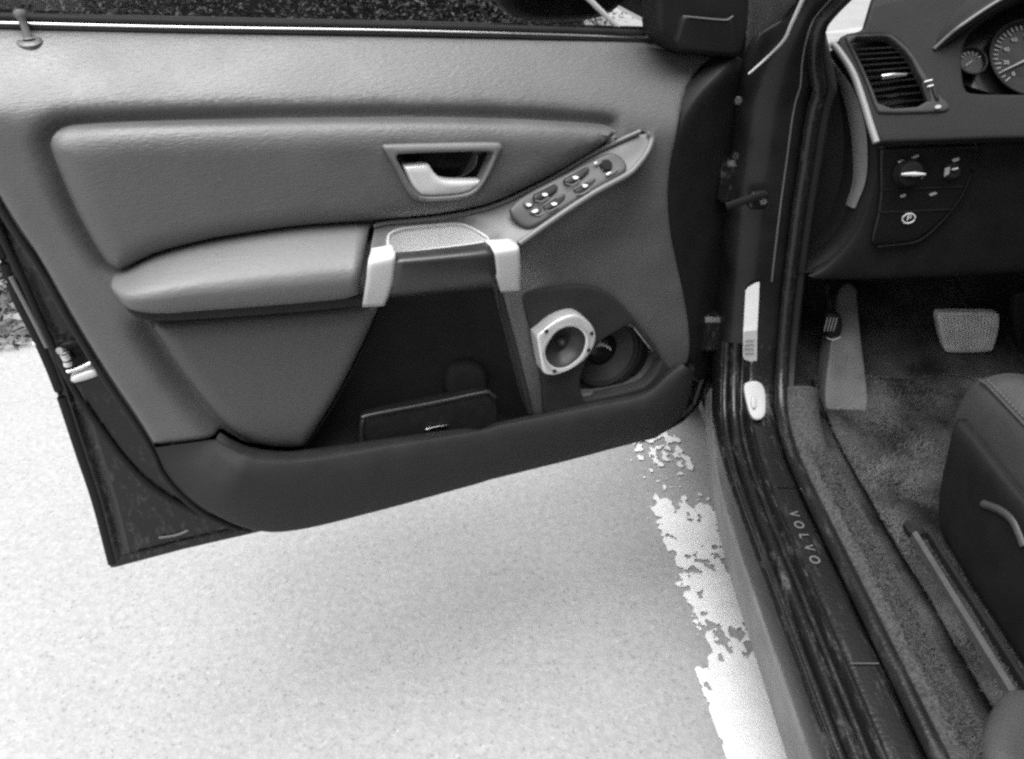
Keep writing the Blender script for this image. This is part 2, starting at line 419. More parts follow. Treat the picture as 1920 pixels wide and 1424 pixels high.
from mathutils import noise as mnoise
def worn_line():
    ya = [.2, .98, 1.03, 1.07, 1.12, 1.15, 1.20, 1.27, 1.31, 1.35, 1.42, 1.50, 1.55, 1.62, 1.70, 1.78, 1.9, 2.6]
    aa = [1.1, 1.0, .5, -.02, -.06, .18, .36, .22, -.04, .22, .38, .16, -.24, -.20, .0, -.05, .0, .2]
    st = .0045; xs = np.arange(.30, .60, st); ys = np.arange(.45, 2.1, st)
    def fld(x, y):
        left = .352 + (1.5 - y) * .105
        e = min((x - left) / .03, (left + .135 - x) / .03, 1.)
        nz = mnoise.fractal(Vector((x * 46, y * 34, 3.1)), .75, 2.1, 6) * .52
        return min(np.interp(y, ya, aa) + nz, .9) + min(e * .5 - .1, .0) if e < .4 else np.interp(y, ya, aa) + nz
    G = np.array([[fld(x, y) for x in xs] for y in ys])
    V, F = [], []; cache = {}
    def node(i, j):
        k = ('n', i, j)
        if k not in cache: cache[k] = len(V); V.append((xs[i], ys[j], .004))
        return cache[k]
    def cut(a, b):
        k = (min(a, b), max(a, b))
        if k not in cache:
            ga, gb = G[a[1], a[0]], G[b[1], b[0]]; t = ga / (ga - gb)
            cache[k] = len(V); V.append((xs[a[0]] + t * (xs[b[0]] - xs[a[0]]), ys[a[1]] + t * (ys[b[1]] - ys[a[1]]), .004))
        return cache[k]
    for j in range(len(ys) - 1):
        for i in range(len(xs) - 1):
            q = ((i, j), (i + 1, j), (i + 1, j + 1), (i, j + 1))
            for tri in ((q[0], q[1], q[2]), (q[0], q[2], q[3])):
                f = []
                for k in range(3):
                    a, b = tri[k], tri[(k + 1) % 3]; ga, gb = G[a[1], a[0]], G[b[1], b[0]]
                    if ga > 0: f.append(node(*a))
                    if (ga > 0) != (gb > 0): f.append(cut(a, b))
                if len(f) >= 3: F.append(tuple(f))
    o = make('road_line', V, F, 'line')
    return tag(o, kind='structure')
worn_line()

# ------------------------------------------------------------------ planting
def leaves(name, pos, size, material, seed, flat=.6):
    rng = np.random.default_rng(seed); n = len(pos)
    nz = rng.normal(size=(n, 3)); nz[:, 2] = np.abs(nz[:, 2]) + flat; nz /= np.linalg.norm(nz, axis=1)[:, None]
    a = np.cross(nz, rng.normal(size=(n, 3))); a /= np.linalg.norm(a, axis=1)[:, None]; b = np.cross(nz, a)
    s = size * rng.uniform(.55, 1.3, n)[:, None]
    V = np.stack([pos - a * s, pos - b * s * .45 + a * s * -.1 + nz * s * .12, pos + a * s, pos + b * s * .45 + nz * s * .12], 1).reshape(-1, 3)
    F = [(4 * i, 4 * i + 1, 4 * i + 2, 4 * i + 3) for i in range(n)]
    return make(name, V, F, material, sharp=180)
rng = np.random.default_rng(5)
def clumps(nc, per, x, y, h, sp, ground=lambda X, Y: 0 * X):
    c = np.stack([rng.uniform(*x, nc), rng.uniform(*y, nc)], 1); out = []
    hh = h * rng.uniform(.4, 1.0, nc)
    for k in range(nc):
        p = rng.normal(size=(per, 3)) * (sp, sp, .0); z = rng.random(per) ** .8 * hh[k]
        out.append(np.stack([c[k, 0] + p[:, 0], c[k, 1] + p[:, 1], z], 1))
    return np.vstack(out)
gp = clumps(330, 60, (-3.3, -1.62), (2.32, 4.6), .16, .07)
gp = gp[(gp[:, 1] > 2.16 + .12 * np.sin(gp[:, 0] * 7)) & (gp[:, 0] < -1.4)]
gc = leaves('ground_cover', gp, .026, 'leaf2', 3)
tag(gc, 'low pale weeds growing on the verge left of the open door', 'ground cover', kind='stuff')
verge = quad_sheet('verge', -60, -1.62, 2.36, 60, .012, mat('dry verge soil', .16, .95, var=.5, vscale=9, bump=.02, bscale=(18, 18, 18)))
tag(verge, kind='structure')
hp = []
for k in range(640):
    cx = rng.uniform(-9.5, .85); cz = rng.uniform(.1, 2.1); cy = 8.2 + rng.uniform(-.5, .5) + .25 * math.sin(cx * 2.1) + .2 * (cz - 1)
    hp.append(np.array((cx, cy, cz)) + rng.normal(size=(110, 3)) * (.24, .2, .2))
hp = np.vstack(hp); hp = hp[hp[:, 2] > .02]
hd = leaves('hedge', hp, .026, 'leaf', 8)
tag(hd, 'dark leafy hedge seen through the door window', 'hedge')
box('stem', (-4.1, 8.5, .65), (9.6, .2, 1.3), mat('dark hedge wood', .03, .9), hd, bev=.05)

# ------------------------------------------------------------------ the car: shell round the driver's door opening
CAR = empty('car', (1.31, .2, 0))
tag(CAR, 'black car with its front left door wide open', 'car')
OPEN = empty('door_opening', (.40, .9, .3), 0, CAR)
EDGE = crom([(.10, .42, 0), (.25, .42, 0), (.4, .42, 0), (.8, .42, 0), (1.02, .42, 0), (1.14, .425, .004), (1.24, .452, .012), (1.31, .52, .02), (1.343, .62, .02),
             (1.35, .75, .012), (1.35, .9, .004), (1.34, 1.03, .0), (1.29, 1.112, .024), (1.26, 1.165, .040), (1.1, 1.3, .09), (.75, 1.58, .17)], 150)
TG = np.gradient(EDGE[:, :2], axis=0); TG /= np.linalg.norm(TG, axis=1)[:, None]
NG = np.stack([-TG[:, 1], TG[:, 0]], 1)
XS = 1 - .6 * sstep((EDGE[:, 1] - 1.03) / .10)
def path_at(x, b, i0, i1):
    r = EDGE[i0:i1]; n = NG[i0:i1]; k = XS[i0:i1]; o = ((b - .12) * (.35 + .65 * (k - .4) / .6))[:, None]
    return np.stack([.385 + (x - .385) * k + r[:, 2], r[:, 0] + n[:, 0] * o[:, 0], r[:, 1] + n[:, 1] * o[:, 0]], 1)
def swept(name, prof, material, i0=0, i1=150, parent=OPEN, cuts=0, sharp=40):
    prof = np.array(prof, float)
    if cuts: prof = chaikin(prof, cuts, False)
    return loft(name, [path_at(x, b, i0, i1) for x, b in prof], material, parent, True, sharp=sharp)
iS = int(np.argmax(EDGE[:, 1] > .455))         # end of the straight sill
swept('sill_cladding', [(.46, -.09), (.41, -.085), (.394, -.07), (.386, -.03), (.381, .02), (.376, .05), (.379, .062), (.386, .066)], 'skirt', 0, iS + 6, cuts=2)
swept('body_flange', FL := [(.380, .058), (.3745, .066), (.373, .09), (.3745, .112), (.379, .122), (.387, .121), (.391, .128), (.393, .139), (.400, .143), (.408, .140),
                      (.413, .134), (.418, .137), (.424, .150), (.430, .1515), (.468, .1515), (.476, .145)], 'jamb', 0, iS + 14, cuts=2)
swept('pillar_skin', [(.380, .058), (.3745, .07), (.374, .10), (.379, .124), (.392, .139), (.41, .147), (.43, .1515), (.468, .1515), (.476, .145)], 'pillar', iS + 13, 150, cuts=2)
tube('weather_seal', path_at(.384, .131, 0, iS + 14), .0055, 'seal', OPEN, True)
tube('weather_seal', path_at(.411, .143, 0, 60), .0042, 'seal', OPEN, True)
tube('weather_seal', path_at(.480, .163, 0, 150), .0115, 'seal', OPEN, True)
swept('scuff_plate', [(.4265, .150), (.428, .1545), (.432, .156), (.448, .157), (.464, .156), (.467, .154), (.4685, .150)], 'tread', 0, iS - 6, cuts=1)
for yy in (1.02, .672):
    box('scuff_plate_step', (.4475, yy, .4585), (.036, .002, .002), 'chrome', OPEN, True, bev=.0006)
# letters set into the plate, read from outside the car
lm = frame((.442, .905, .4586), (0, -1, 0), (1, 0, 0))
for k, ch in enumerate('VOLVO'):
    text('letter', ch, .021, lm @ Matrix.Translation(((k - 2) * .025, 0, 0)), 'podgrey', OPEN, True)
swept('sill_carpet', [(.488, .160), (.492, .170), (.51, .176), (.535, .172), (.556, .150), (.566, .11), (.572, .06)], 'carpet2', 0, iS + 4, cuts=2)
swept('kick_panel', [(.488, .158), (.494, .166), (.505, .168), (.512, .15), (.515, .08), (.515, -.35)], 'black', iS, 128, cuts=1)
tube('pillar_edge_highlight', crom([(0.4068,1.2,1.2036),(0.4046,1.225,1.1619),(0.4013,1.245,1.1276),(0.3998,1.262,1.1035),(0.3916,1.3,1.074),(0.3703,1.315,1.0463)], 40), [.0035 - .0018 * k / 39 for k in range(40)], 'lever', OPEN, True)  # pale metal tube modelled as the sky highlight along the pillar edge
tube('pillar_faint_highlight', path_at(.452, .1515, iS + 24, 150), .0016, 'podgrey', OPEN, True, n=6)  # thin grey tube modelled as the fainter highlight line down the pillar
# pillar details
pl = patch('information_sticker', [(0.4213,1.31,0.6748),(0.4257,1.31,0.6833),(0.4432,1.31,0.6938),(0.4432,1.31,0.6938),(0.4477,1.31,0.6599),(0.4541,1.306,0.5963),(0.461,1.29,0.5276),(0.461,1.29,0.5276),(0.4506,1.291,0.5317),(0.4325,1.294,0.5439),(0.4325,1.294,0.5439),(0.4284,1.306,0.5963)], 'white', OPEN, (0, -1, 0), world=True, cuts=0, skirt=.001, step=.01)
tag(pl, 'white printed sticker on the door pillar')
patch('sticker_print', [(0.4278,1.3,0.5973),(0.452,1.3,0.5995),(0.4575,1.285,0.5353),(0.4483,1.286,0.5382),(0.4313,1.2885,0.5494)], 'grey', OPEN, (0, -1, 0), world=True, cuts=0, skirt=.0005, step=.01)
for q in [(0.4307,1.2935,0.5807),(0.4314,1.2915,0.5728),(0.4312,1.2895,0.5648),(0.4319,1.2875,0.5569)]:
    tube('sticker_line', [q, np.array(q) + (.017, 0, .001)], .0006, 'dash', OPEN, True, n=5)
patch('painted_reflection', [(0.425,1.243,0.517),(0.4335,1.248,0.5208),(0.4512,1.249,0.5225),(0.4639,1.24,0.5142),(0.4618,1.212,0.4929),(0.4566,1.192,0.4808),(0.4425,1.187,0.4761),(0.4319,1.193,0.4801),(0.4274,1.216,0.4961)], 'grey', OPEN, (0, -1, .5), world=True, bulge=(.0015, .010), step=.006)  # pale raised patch standing for light reflected off the pillar paint
patch('painted_reflection_centre', [(0.435,1.222,0.5073),(0.4437,1.222,0.5073),(0.443,1.203,0.4931),(0.4338,1.2,0.4917)], 'grey', OPEN, (0, -1, .5), world=True, bulge=(.001, .004), step=.004)  # middle of the same modelled reflection
# hinges and check strap
for (px, pz) in ((1.0, .86), (1.0, .56)):
    h = box('door_hinge', (.385, 1.385, pz), (.05, .07, .075), 'jamb', OPEN, True, bev=.008)
    tube('hinge_pin', [(.362, 1.40, pz - .05), (.362, 1.40, pz + .05)], .011, 'jamb', OPEN, True)
ck = [(0.3616,1.3,0.8361),(0.3812,1.3,0.8436),(0.4024,1.3,0.851),(0.4244,1.3,0.8583)]
tube('check_strap', ck, .007, 'black', OPEN, True, flat=.4)
box('check_strap_bracket', tuple(np.array([(0.4165,1.315,0.843)][0])), (.03, .02, .03), 'jamb', OPEN, True, bev=.004)
for q in [(0.412,1.305,0.8548),(0.4227,1.305,0.8446),(0.3646,1.305,0.9213),(0.3561,1.305,1.0082)]:
    lathe('bolt', [(0, .006), (.006, .006), (.0075, .003), (.0075, 0)], q, (0, -1, .1), 'chrome', OPEN, True, n=6)

# outer body
patch('pillar_outer_skin', [(.383, 1.38, .98), (.388, 1.72, .98), (.392, 1.70, 1.02), (.415, 1.46, 1.19), (.45, 1.22, 1.36), (.455, 1.10, 1.42), (.44, 1.12, 1.34), (.425, 1.22, 1.22), (.405, 1.31, 1.12), (.388, 1.37, 1.05)], 'paint', CAR, normal=(-1, 0, 0), world=True, step=.03, skirt=.01, cuts=1)
fender = loft('front_fender', [[(.47, 1.47, z), (.372, 1.475, z), (.362, 1.50, z), (.352, 1.75, z), (.362, 2.1, z), (.42, 2.5, z), (.6, 2.82, z)] for z in (.34, .5, .7, .82, .85)] +
              [[(.50, 1.47, 1.013), (.40, 1.475, 1.012), (.39, 1.50, 1.011), (.38, 1.75, .985), (.40, 2.1, .936), (.46, 2.5, .897), (.63, 2.78, .855)]], 'paint', CAR, True)
loft('bonnet', [[(0.5, 1.47, 1.015), (0.4, 1.5, 1.013), (0.4, 2.1, 0.938), (0.47, 2.5, 0.897), (0.64, 2.78, 0.855)],
                [(0.75, 1.55, 1.060), (0.75, 1.6, 1.058), (0.75, 2.1, 0.975), (0.78, 2.5, 0.925), (0.85, 2.83, 0.865)],
                [(1.31, 1.62, 1.090), (1.31, 1.66, 1.088), (1.31, 2.1, 0.995), (1.31, 2.55, 0.935), (1.31, 2.88, 0.865)],
                [(1.87, 1.55, 1.060), (1.87, 1.6, 1.058), (1.87, 2.1, 0.975), (1.84, 2.5, 0.925), (1.77, 2.83, 0.865)],
                [(2.12, 1.47, 1.015), (2.22, 1.5, 1.013), (2.22, 2.1, 0.938), (2.15, 2.5, 0.897), (1.98, 2.78, 0.855)]], 'paint', CAR, True, sharp=70)
loft('front_panel', [[(.6, 2.82, .34), (.9, 2.93, .34), (1.72, 2.93, .34), (2.02, 2.82, .34)], [(.64, 2.78, .855), (.85, 2.84, .865), (1.77, 2.84, .865), (1.98, 2.78, .855)]], 'paint', CAR, True)
loft('right_side', [[(2.26, y, z) for y in (2.5, 1.5, .3, -1.0, -1.95)] for z in (.32, .6, 1.0)], 'paint', CAR, True)
loft('rear_side', [[(.47, .13, z), (.372 + .02 * s, .12, z), (.362 + .02 * s, .09, z), (.36 + .02 * s, -1.2, z), (.42, -1.95, z)] for z, s in ((.32, 0), (.5, 0), (.8, 0), (1.02, .6), (1.08, 1.5))], 'paint', CAR, True)
loft('roof', [[(x, y, z) for y, z in ((.80, zz - .06), (.62, zz), (-.3, zz + .02), (-1.4, zz - .03), (-1.9, zz - .1))] for x, zz in ((.545, 1.60), (.60, 1.66), (.9, 1.73), (1.31, 1.75), (1.72, 1.73), (2.02, 1.66), (2.075, 1.60))], 'paint', CAR, True, sharp=60, thick=.02)
loft('windscreen', [[(.50, 1.42, 1.09), (.9, 1.58, 1.11), (1.31, 1.62, 1.12), (1.72, 1.58, 1.11), (2.12, 1.42, 1.09)], [(.60, .80, 1.60), (.9, .84, 1.68), (1.31, .86, 1.70), (1.72, .84, 1.68), (2.02, .80, 1.60)]], 'clear', CAR, True)
loft('pillar', [[(.37, .24, .42), (.372, .24, 1.05), (.53, .24, 1.58)], [(.37, .12, .42), (.372, .12, 1.05), (.53, .12, 1.58)], [(.5, .12, .42), (.5, .12, 1.05), (.6, .12, 1.56)], [(.5, .24, .42), (.5, .24, 1.05), (.6, .24, 1.56)], [(.37, .24, .42), (.372, .24, 1.05), (.53, .24, 1.58)]], 'black', CAR, True)
loft('side_window', [[(.40, .12, 1.08), (.40, -1.9, 1.08)], [(.55, .12, 1.58), (.56, -1.85, 1.56)]], 'tint', CAR, True)
loft('rear_panel', [[(.42, -1.95, .35), (2.2, -1.95, .35)], [(.42, -1.95, 1.1), (2.2, -1.95, 1.1)]], 'paint', CAR, True)
loft('underbody', [[(.45, 2.4, .24), (2.2, 2.4, .24)], [(.45, -1.9, .24), (2.2, -1.9, .24)]], 'black', CAR, True, thick=.03)
def wheel(x, y):
    w = empty('wheel', (x, y, .36), 0, CAR)
    lathe('tyre', [(.22, -.11), (.33, -.115), (.358, -.09), (.362, 0), (.358, .09), (.33, .115), (.22, .11)], (x, y, .362), (-1, 0, 0), 'rubber', w, True, n=48)
    lathe('rim', [(0, .07), (.06, .075), (.08, .05), (.17, .06), (.215, .09), (.225, .11)], (x, y, .362), (-1, 0, 0), 'alu', w, True, n=40)
for x, y in ((.52, 2.12), (.52, -.95), (2.1, 2.12), (2.1, -.95)): wheel(x, y)

# ------------------------------------------------------------------ the open door: local x = along the door to its hinge, -y = towards the cabin side, z = up
DOOR = empty('door', (-.634, .928, 0), math.atan2(.37, .93), CAR)
tag(DOOR, 'open front left car door seen from its trimmed inner side')
def D(name, outline, material, **k): return patch(name, outline, material, DOOR, **k)

BELT = crom([(0.0012,0.09,1.1598),(0.0604,0.09,1.155),(0.268,0.09,1.1392),(0.5105,0.09,1.1228),(0.7526,0.09,1.1044),(0.9593,0.09,1.0873)], 60)
INSERT = [(0.0872,-0.004,1.032),(0.0914,-0.004,1.041),(0.099,-0.004,1.0478),(0.1102,-0.004,1.0511),(0.1231,-0.004,1.0517),(0.178,-0.004,1.0497),(0.2886,-0.004,1.042),(0.4084,-0.004,1.033),(0.5683,-0.004,1.0191),(0.6849,-0.004,1.0062),(0.7924,-0.004,0.9915),(0.8377,-0.004,0.9841),(0.8525,-0.004,0.9803),(0.8538,-0.004,0.9753),(0.846,-0.004,0.9696),(0.8134,-0.004,0.951),(0.749,-0.004,0.922),(0.6851,-0.004,0.9008),(0.6539,-0.004,0.8914),(0.6223,-0.004,0.8865),(0.5613,-0.004,0.8839),(0.4882,-0.004,0.8866),(0.4334,-0.004,0.8902),(0.3528,-0.004,0.8953),(0.2491,-0.004,0.8933),(0.1984,-0.004,0.8873),(0.1681,-0.004,0.8821),(0.1364,-0.004,0.8697),(0.126,-0.004,0.8668),(0.1134,-0.004,0.8735),(0.1059,-0.004,0.897),(0.0964,-0.004,0.9401),(0.0905,-0.004,0.986)]
ins2 = np.array([(p[0], p[2]) for p in resample(chaikin(INSERT, 2), .01, closed=True)])
PODRIM = np.array([(p[0], p[2]) for p in [(0.6688,-0.062,0.8436),(0.6841,-0.06,0.8506),(0.7281,-0.054,0.8708),(0.7955,-0.046,0.8993),(0.855,-0.038,0.918),(0.8754,-0.033,0.9283),(0.9,-0.02,0.9445),(0.9126,-0.01,0.9604)]])
FRONT = np.array([(p[0], p[2]) for p in [(1.0667,0,1.0787),(1.0538,0,1.0686),(1.0218,0,1.0426),(0.9908,0,1.0154),(0.97,0,0.9822),(0.9584,0,0.9338),(0.956,0,0.8959),(0.9598,0,0.8469),(0.9713,0,0.7937),(0.9899,0,0.7368),(1.0121,0,0.6744),(1.0349,0,0.605),(1.0576,0,0.5079),(1.0756,0,0.3786)]])
LOWP = [(0.1417,-0.004,0.7754),(0.1464,-0.004,0.7812),(0.1562,-0.004,0.7817),(0.2981,-0.004,0.768),(0.4369,-0.004,0.7561),(0.4672,-0.004,0.7541),(0.4741,-0.004,0.7574),(0.4665,-0.004,0.7461),(0.4381,-0.004,0.6922),(0.393,-0.004,0.6162),(0.353,-0.004,0.5595),(0.3237,-0.004,0.5185),(0.3093,-0.004,0.5193),(0.2785,-0.004,0.5279),(0.2462,-0.004,0.5431),(0.2226,-0.004,0.5661),(0.2066,-0.004,0.5915),(0.1908,-0.004,0.6231),(0.1617,-0.004,0.7046),(0.1452,-0.004,0.763)]
low2 = np.array([(p[0], p[2]) for p in resample(chaikin(LOWP, 2), .01, closed=True)])
POD = [(0.4688,0,0.8782),(0.4886,0,0.8794),(0.5621,0,0.8766),(0.6235,0,0.8791),(0.6553,0,0.8841),(0.6867,0,0.8926),(0.751,0,0.9156),(0.8158,0,0.9448),(0.8601,0,0.9583),(0.8931,0,0.9665),(0.9082,0,0.9675),(0.9119,-0.006,0.9628),(0.901,-0.018,0.9455),(0.8771,-0.03,0.9281),(0.8561,-0.036,0.9173),(0.7965,-0.044,0.8986),(0.729,-0.052,0.87),(0.685,-0.058,0.8498),(0.6687,-0.06,0.842),(0.6415,-0.06,0.8419),(0.6212,-0.058,0.8434),(0.5427,-0.058,0.8472),(0.4815,-0.058,0.8494),(0.4452,-0.06,0.852),(0.4496,-0.045,0.8606),(0.4623,-0.015,0.8716)]
pod2 = np.array([(p[0], p[2]) for p in resample(POD, .01, closed=True)])
def trim_field(P, d):
    u, v = P[:, 0], P[:, 2]
    vb = 1.159 - (u - .065) * .0731; vg = 1.037 - .117 * (u - .341)
    x = 1 - (vb - v) / (vb - vg); x = .5 * (x + np.sqrt(x * x + .02))
    w = -.093 * np.clip(x, 0, 1.15) ** 1.2
    o = np.argsort(FRONT[:, 1]); uc = np.interp(v, FRONT[o, 1], FRONT[o, 0])
    e = np.maximum(u - uc, 0); e = np.minimum(e, .0835); w -= .085 - np.sqrt(.085 ** 2 - e ** 2)
    p2 = np.stack([u, v], 1)
    g = segdist(p2, ins2); ins = inside(p2, ins2)
    w -= .018 * np.where(ins, 1, np.exp(-(g / .013) ** 2))
    gl2 = segdist(p2, low2); il2 = inside(p2, low2)
    w -= .020 * np.where(il2, 1, np.exp(-(gl2 / .020) ** 2)) * sstep((.70 - u) / .05)
    s = segdist(p2, PODRIM, False)
    fall = np.exp(-(s / .085) ** 2)
    below = v < np.interp(u, PODRIM[:, 0], PODRIM[:, 1]) + .004
    w += np.where(below, fall * np.interp(u, [.640, .662, .80, .87, .905, .93], [0, .052, .042, .026, .010, 0]), 0)
    pin = inside(p2, pod2); w -= np.where(pin, .07 * sstep(segdist(p2, pod2) / .012), 0)
    q = np.clip(1 - d / .010, 0, 1); w -= .010 * (1 - np.sqrt(1 - q * q))
    return w
CARR = [(-0.0075,0.09,1.1464),(0.0007,0.09,1.1581),(0.0599,0.09,1.1533),(0.2676,0.09,1.1373),(0.5103,0.09,1.1207),(0.7526,0.09,1.1022),(0.9396,0.06,1.0904),(0.9561,0.05,1.0855),(0.9783,0.045,1.0748),(1.0782,0.04,1.0597),(1.0719,0.03,1.0562),(1.0263,0,1.0391),(0.9952,0,1.0118),(0.9744,0,0.9785),(0.9637,0,0.9307),(0.9613,0,0.8935),(0.965,0,0.8462),(0.9766,0,0.7929),(0.9954,0,0.736),(1.0178,0,0.6734),(1.0384,0,0.6043),(1.0501,0,0.545),(1.0453,0,0.5106),(1.0122,0,0.5109),(0.9895,0,0.485),(0.9447,0,0.469),(0.8429,0,0.4686),(0.724,0,0.4736),(0.724,0,0.4736),(0.7174,0,0.4939),(0.7035,0,0.5549),(0.6862,0,0.6294),(0.6691,0,0.6995),(0.6619,0,0.7404),(0.6566,0,0.7526),(0.6547,0,0.7548),(0.5571,0,0.7625),(0.4773,0,0.764),(0.4736,0,0.7592),(0.4388,0,0.6899),(0.3935,0,0.6137),(0.3534,0,0.5568),(0.3246,0,0.5133),(0.3246,0,0.5133),(0.2761,0,0.5193),(0.2335,0,0.5376),(0.2111,0,0.5624),(0.1991,0,0.5788),(0.1911,0,0.5698),(0.164,0,0.5711),(0.1055,0,0.5791),(0.1038,0,0.5816),(0.0943,0,0.6279),(0.0704,0,0.7201),(0.0509,0,0.8147),(0.0372,0,0.8952),(0.0262,0,0.9339),(0.0173,0,0.9746),(0.0052,0,1.0437),(0.0026,0,1.1146)]
def offset_loop(lp, r):
    t = np.roll(lp, -1, 0) - np.roll(lp, 1, 0); t /= np.linalg.norm(t, axis=1)[:, None]
    q = lp + r * np.stack([-t[:, 1], t[:, 0]], 1); return q[segdist(q, lp) > abs(r) * .9]
EX = np.vstack([offset_loop(ins2, s_ * r) for s_ in (1, -1) for r in (.003, .007, .011, .015, .02, .027)])
fr2 = resample(FRONT, .008)
EX = np.vstack([EX] + [fr2 + (dx, 0) for dx in (0, .006, .013, .02, .03)])
EX = np.vstack([EX] + [offset_loop(low2, s_ * r) for s_ in (1, -1) for r in (.004, .009, .015, .022, .03)])
EX = [(p[0], 0, p[1]) for p in EX]
CARR = [(p[0], 0, p[2]) for p in CARR]
D('door_trim_panel', CARR, 'vinyl', flat=True, field=trim_field, extra=EX, step=.0075, rings=[.002, .005, .010], skirt=.07, cuts=1,
  holes=[[(0.8558,0,0.608),(0.9092,0,0.6361),(0.9827,0,0.5455),(0.9662,0,0.5071),(0.9427,0,0.4899),(0.8238,0,0.4958),(0.8139,0,0.5201),(0.8164,0,0.5559)]])
RB = [(0.4828,-0.027,0.9977),(0.4874,-0.027,1.0001),(0.5683,-0.027,0.9933),(0.652,-0.027,0.9862),(0.6569,-0.027,0.982),(0.6535,-0.027,0.9724),(0.6342,-0.027,0.9366),(0.6165,-0.027,0.9158),(0.5967,-0.027,0.9103),(0.5644,-0.027,0.9113),(0.5344,-0.027,0.9144),(0.5192,-0.027,0.9218),(0.5109,-0.027,0.936),(0.4969,-0.027,0.9714)]
RH = [(0.499,-0.029,0.9857),(0.514,-0.029,0.9863),(0.5827,-0.029,0.9812),(0.6382,-0.029,0.9761),(0.643,-0.029,0.9726),(0.6245,-0.029,0.9368),(0.6111,-0.029,0.9227),(0.5898,-0.029,0.9182),(0.5405,-0.029,0.9213),(0.529,-0.029,0.9259),(0.5184,-0.029,0.941),(0.5067,-0.029,0.968)]
RI = [(0.4929,-0.02,0.9912),(0.5702,-0.02,0.9861),(0.6497,-0.02,0.9794),(0.6513,-0.02,0.9754),(0.6309,-0.02,0.9333),(0.6157,-0.02,0.9169),(0.5958,-0.02,0.9122),(0.5389,-0.02,0.9155),(0.5259,-0.02,0.9219),(0.516,-0.02,0.937),(0.5037,-0.02,0.9672)]
D('door_front_edge', [(1.085,0.045,1.0641),(1.031,0.014,1.0441),(0.9997,0.014,1.0159),(0.9768,0.014,0.9817),(0.9653,0.014,0.9311),(0.9619,0.014,0.892),(0.9658,0.014,0.8415),(0.9775,0.014,0.7857),(0.9963,0.014,0.7281),(1.0173,0.014,0.6672),(1.0405,0.014,0.5948),(1.0555,0.014,0.5006),(1.0852,0.03,0.4477),(1.1523,0.07,0.4284),(1.1549,0.07,0.5349),(1.1495,0.07,0.6528),(1.1396,0.07,0.7831),(1.1258,0.07,0.9301),(1.1209,0.065,1.0115),(1.1162,0.06,1.0532)], 'black', normal=(.6, -1, 0), bulge=(.008, .02), step=.010, skirt=.03, cuts=1)
RI = [(p[0], -.004, p[2]) for p in RI]
D('insert_pad', INSERT, 'leather', holes=[RI], field=lambda P, d: -.006 + .025 * np.sqrt(1 - np.clip(1 - segdist(np.stack([P[:, 0], P[:, 2]], 1), ins2) / .032, 0, 1) ** 2), rings=[.0012, .004, .009, .018, .03], step=.009, skirt=.02)

# armrest: swollen cushion, back edge on the trim, front edge standing out
aT = crom([(0.1104,-0.006,0.8504),(0.1162,-0.002,0.8585),(0.1349,0,0.866),(0.1778,0,0.8805),(0.2487,0,0.8896),(0.3528,0,0.8915),(0.4339,0,0.8863),(0.462,0,0.8816)], 150)
aB = crom([(0.1104,-0.012,0.8469),(0.1168,-0.028,0.8374),(0.13,-0.044,0.8269),(0.1631,-0.05,0.818),(0.2236,-0.052,0.8123),(0.3322,-0.052,0.802),(0.4003,-0.052,0.797),(0.4248,-0.054,0.8011)], 150)
ti = np.r_[0, np.cumsum(np.linalg.norm(np.diff((aT + aB) / 2, axis=0), axis=1))]; L_ = ti[-1]
hi = np.sqrt(1 - np.clip(1 - ti / .085, 0, 1) ** 2) * np.sqrt(1 - np.clip(1 - (L_ - ti) / .02, 0, 1) ** 2)
pk = crom([(0, 0), (.08, .20), (.22, .42), (.42, .70), (.6, .93), (.72, 1), (.84, .90), (.93, .60), (.98, .28), (1, 0)], 60)
rows = []
for s_ in np.linspace(0, 1, 46):
    h_ = np.interp(s_, pk[:, 0], pk[:, 1])
    r = aT * (1 - s_) + aB * s_ + (hi * h_ * .042)[:, None] * np.array((0, -.84, .54)); rows.append(r)
rows = [aT + (0, .02, -.004)] + rows + [aB + (0, .03, .004)]
loft('armrest', rows, 'arm', DOOR, sharp=70, flip=True)
# dark recess strip below the armrest
D('armrest_base', [(0.115,-0.012,0.8312),(0.1263,-0.012,0.8005),(0.1508,-0.012,0.7892),(0.2978,-0.012,0.7728),(0.4364,-0.012,0.7608),(0.4535,-0.012,0.7701),(0.432,-0.012,0.781),(0.3009,-0.012,0.7926),(0.1611,-0.012,0.8052)], 'hard', bulge=(.004, .006), step=.01)

# switch pod and pull-handle surround
CUP = [(0.4824,-0.02,0.8656),(0.4926,-0.012,0.8685),(0.5086,-0.006,0.8689),(0.5447,-0.004,0.8664),(0.5861,-0.004,0.8647),(0.6038,-0.006,0.8603),(0.6183,-0.02,0.8532),(0.6302,-0.036,0.8455),(0.6238,-0.044,0.8444),(0.5461,-0.047,0.8473),(0.485,-0.047,0.8486),(0.4777,-0.04,0.8511)]
D('switch_pod', POD, 'podgrey', normal=(0, -1, .6), holes=[CUP], step=.008, skirt=.012, rings=[.0015, .004], cuts=1)
rimT = crom([(0.4658,-0.003,0.8789),(0.488,-0.003,0.8814),(0.5613,-0.003,0.8786),(0.6225,-0.003,0.8811),(0.6542,-0.003,0.8861),(0.6855,-0.003,0.8946),(0.7496,-0.003,0.9175),(0.8142,-0.003,0.9466),(0.8582,-0.003,0.9617),(0.8946,-0.003,0.9728)], 60)
rimB = crom([(0.9102,-0.006,0.9696),(0.9126,-0.01,0.9604),(0.9,-0.02,0.9445),(0.8754,-0.033,0.9283),(0.855,-0.038,0.918),(0.7955,-0.046,0.8993),(0.7281,-0.054,0.8708),(0.6841,-0.06,0.8506),(0.6688,-0.062,0.8436)], 60)
tube('pod_rim', rimT, .0036, 'podgrey', DOOR)
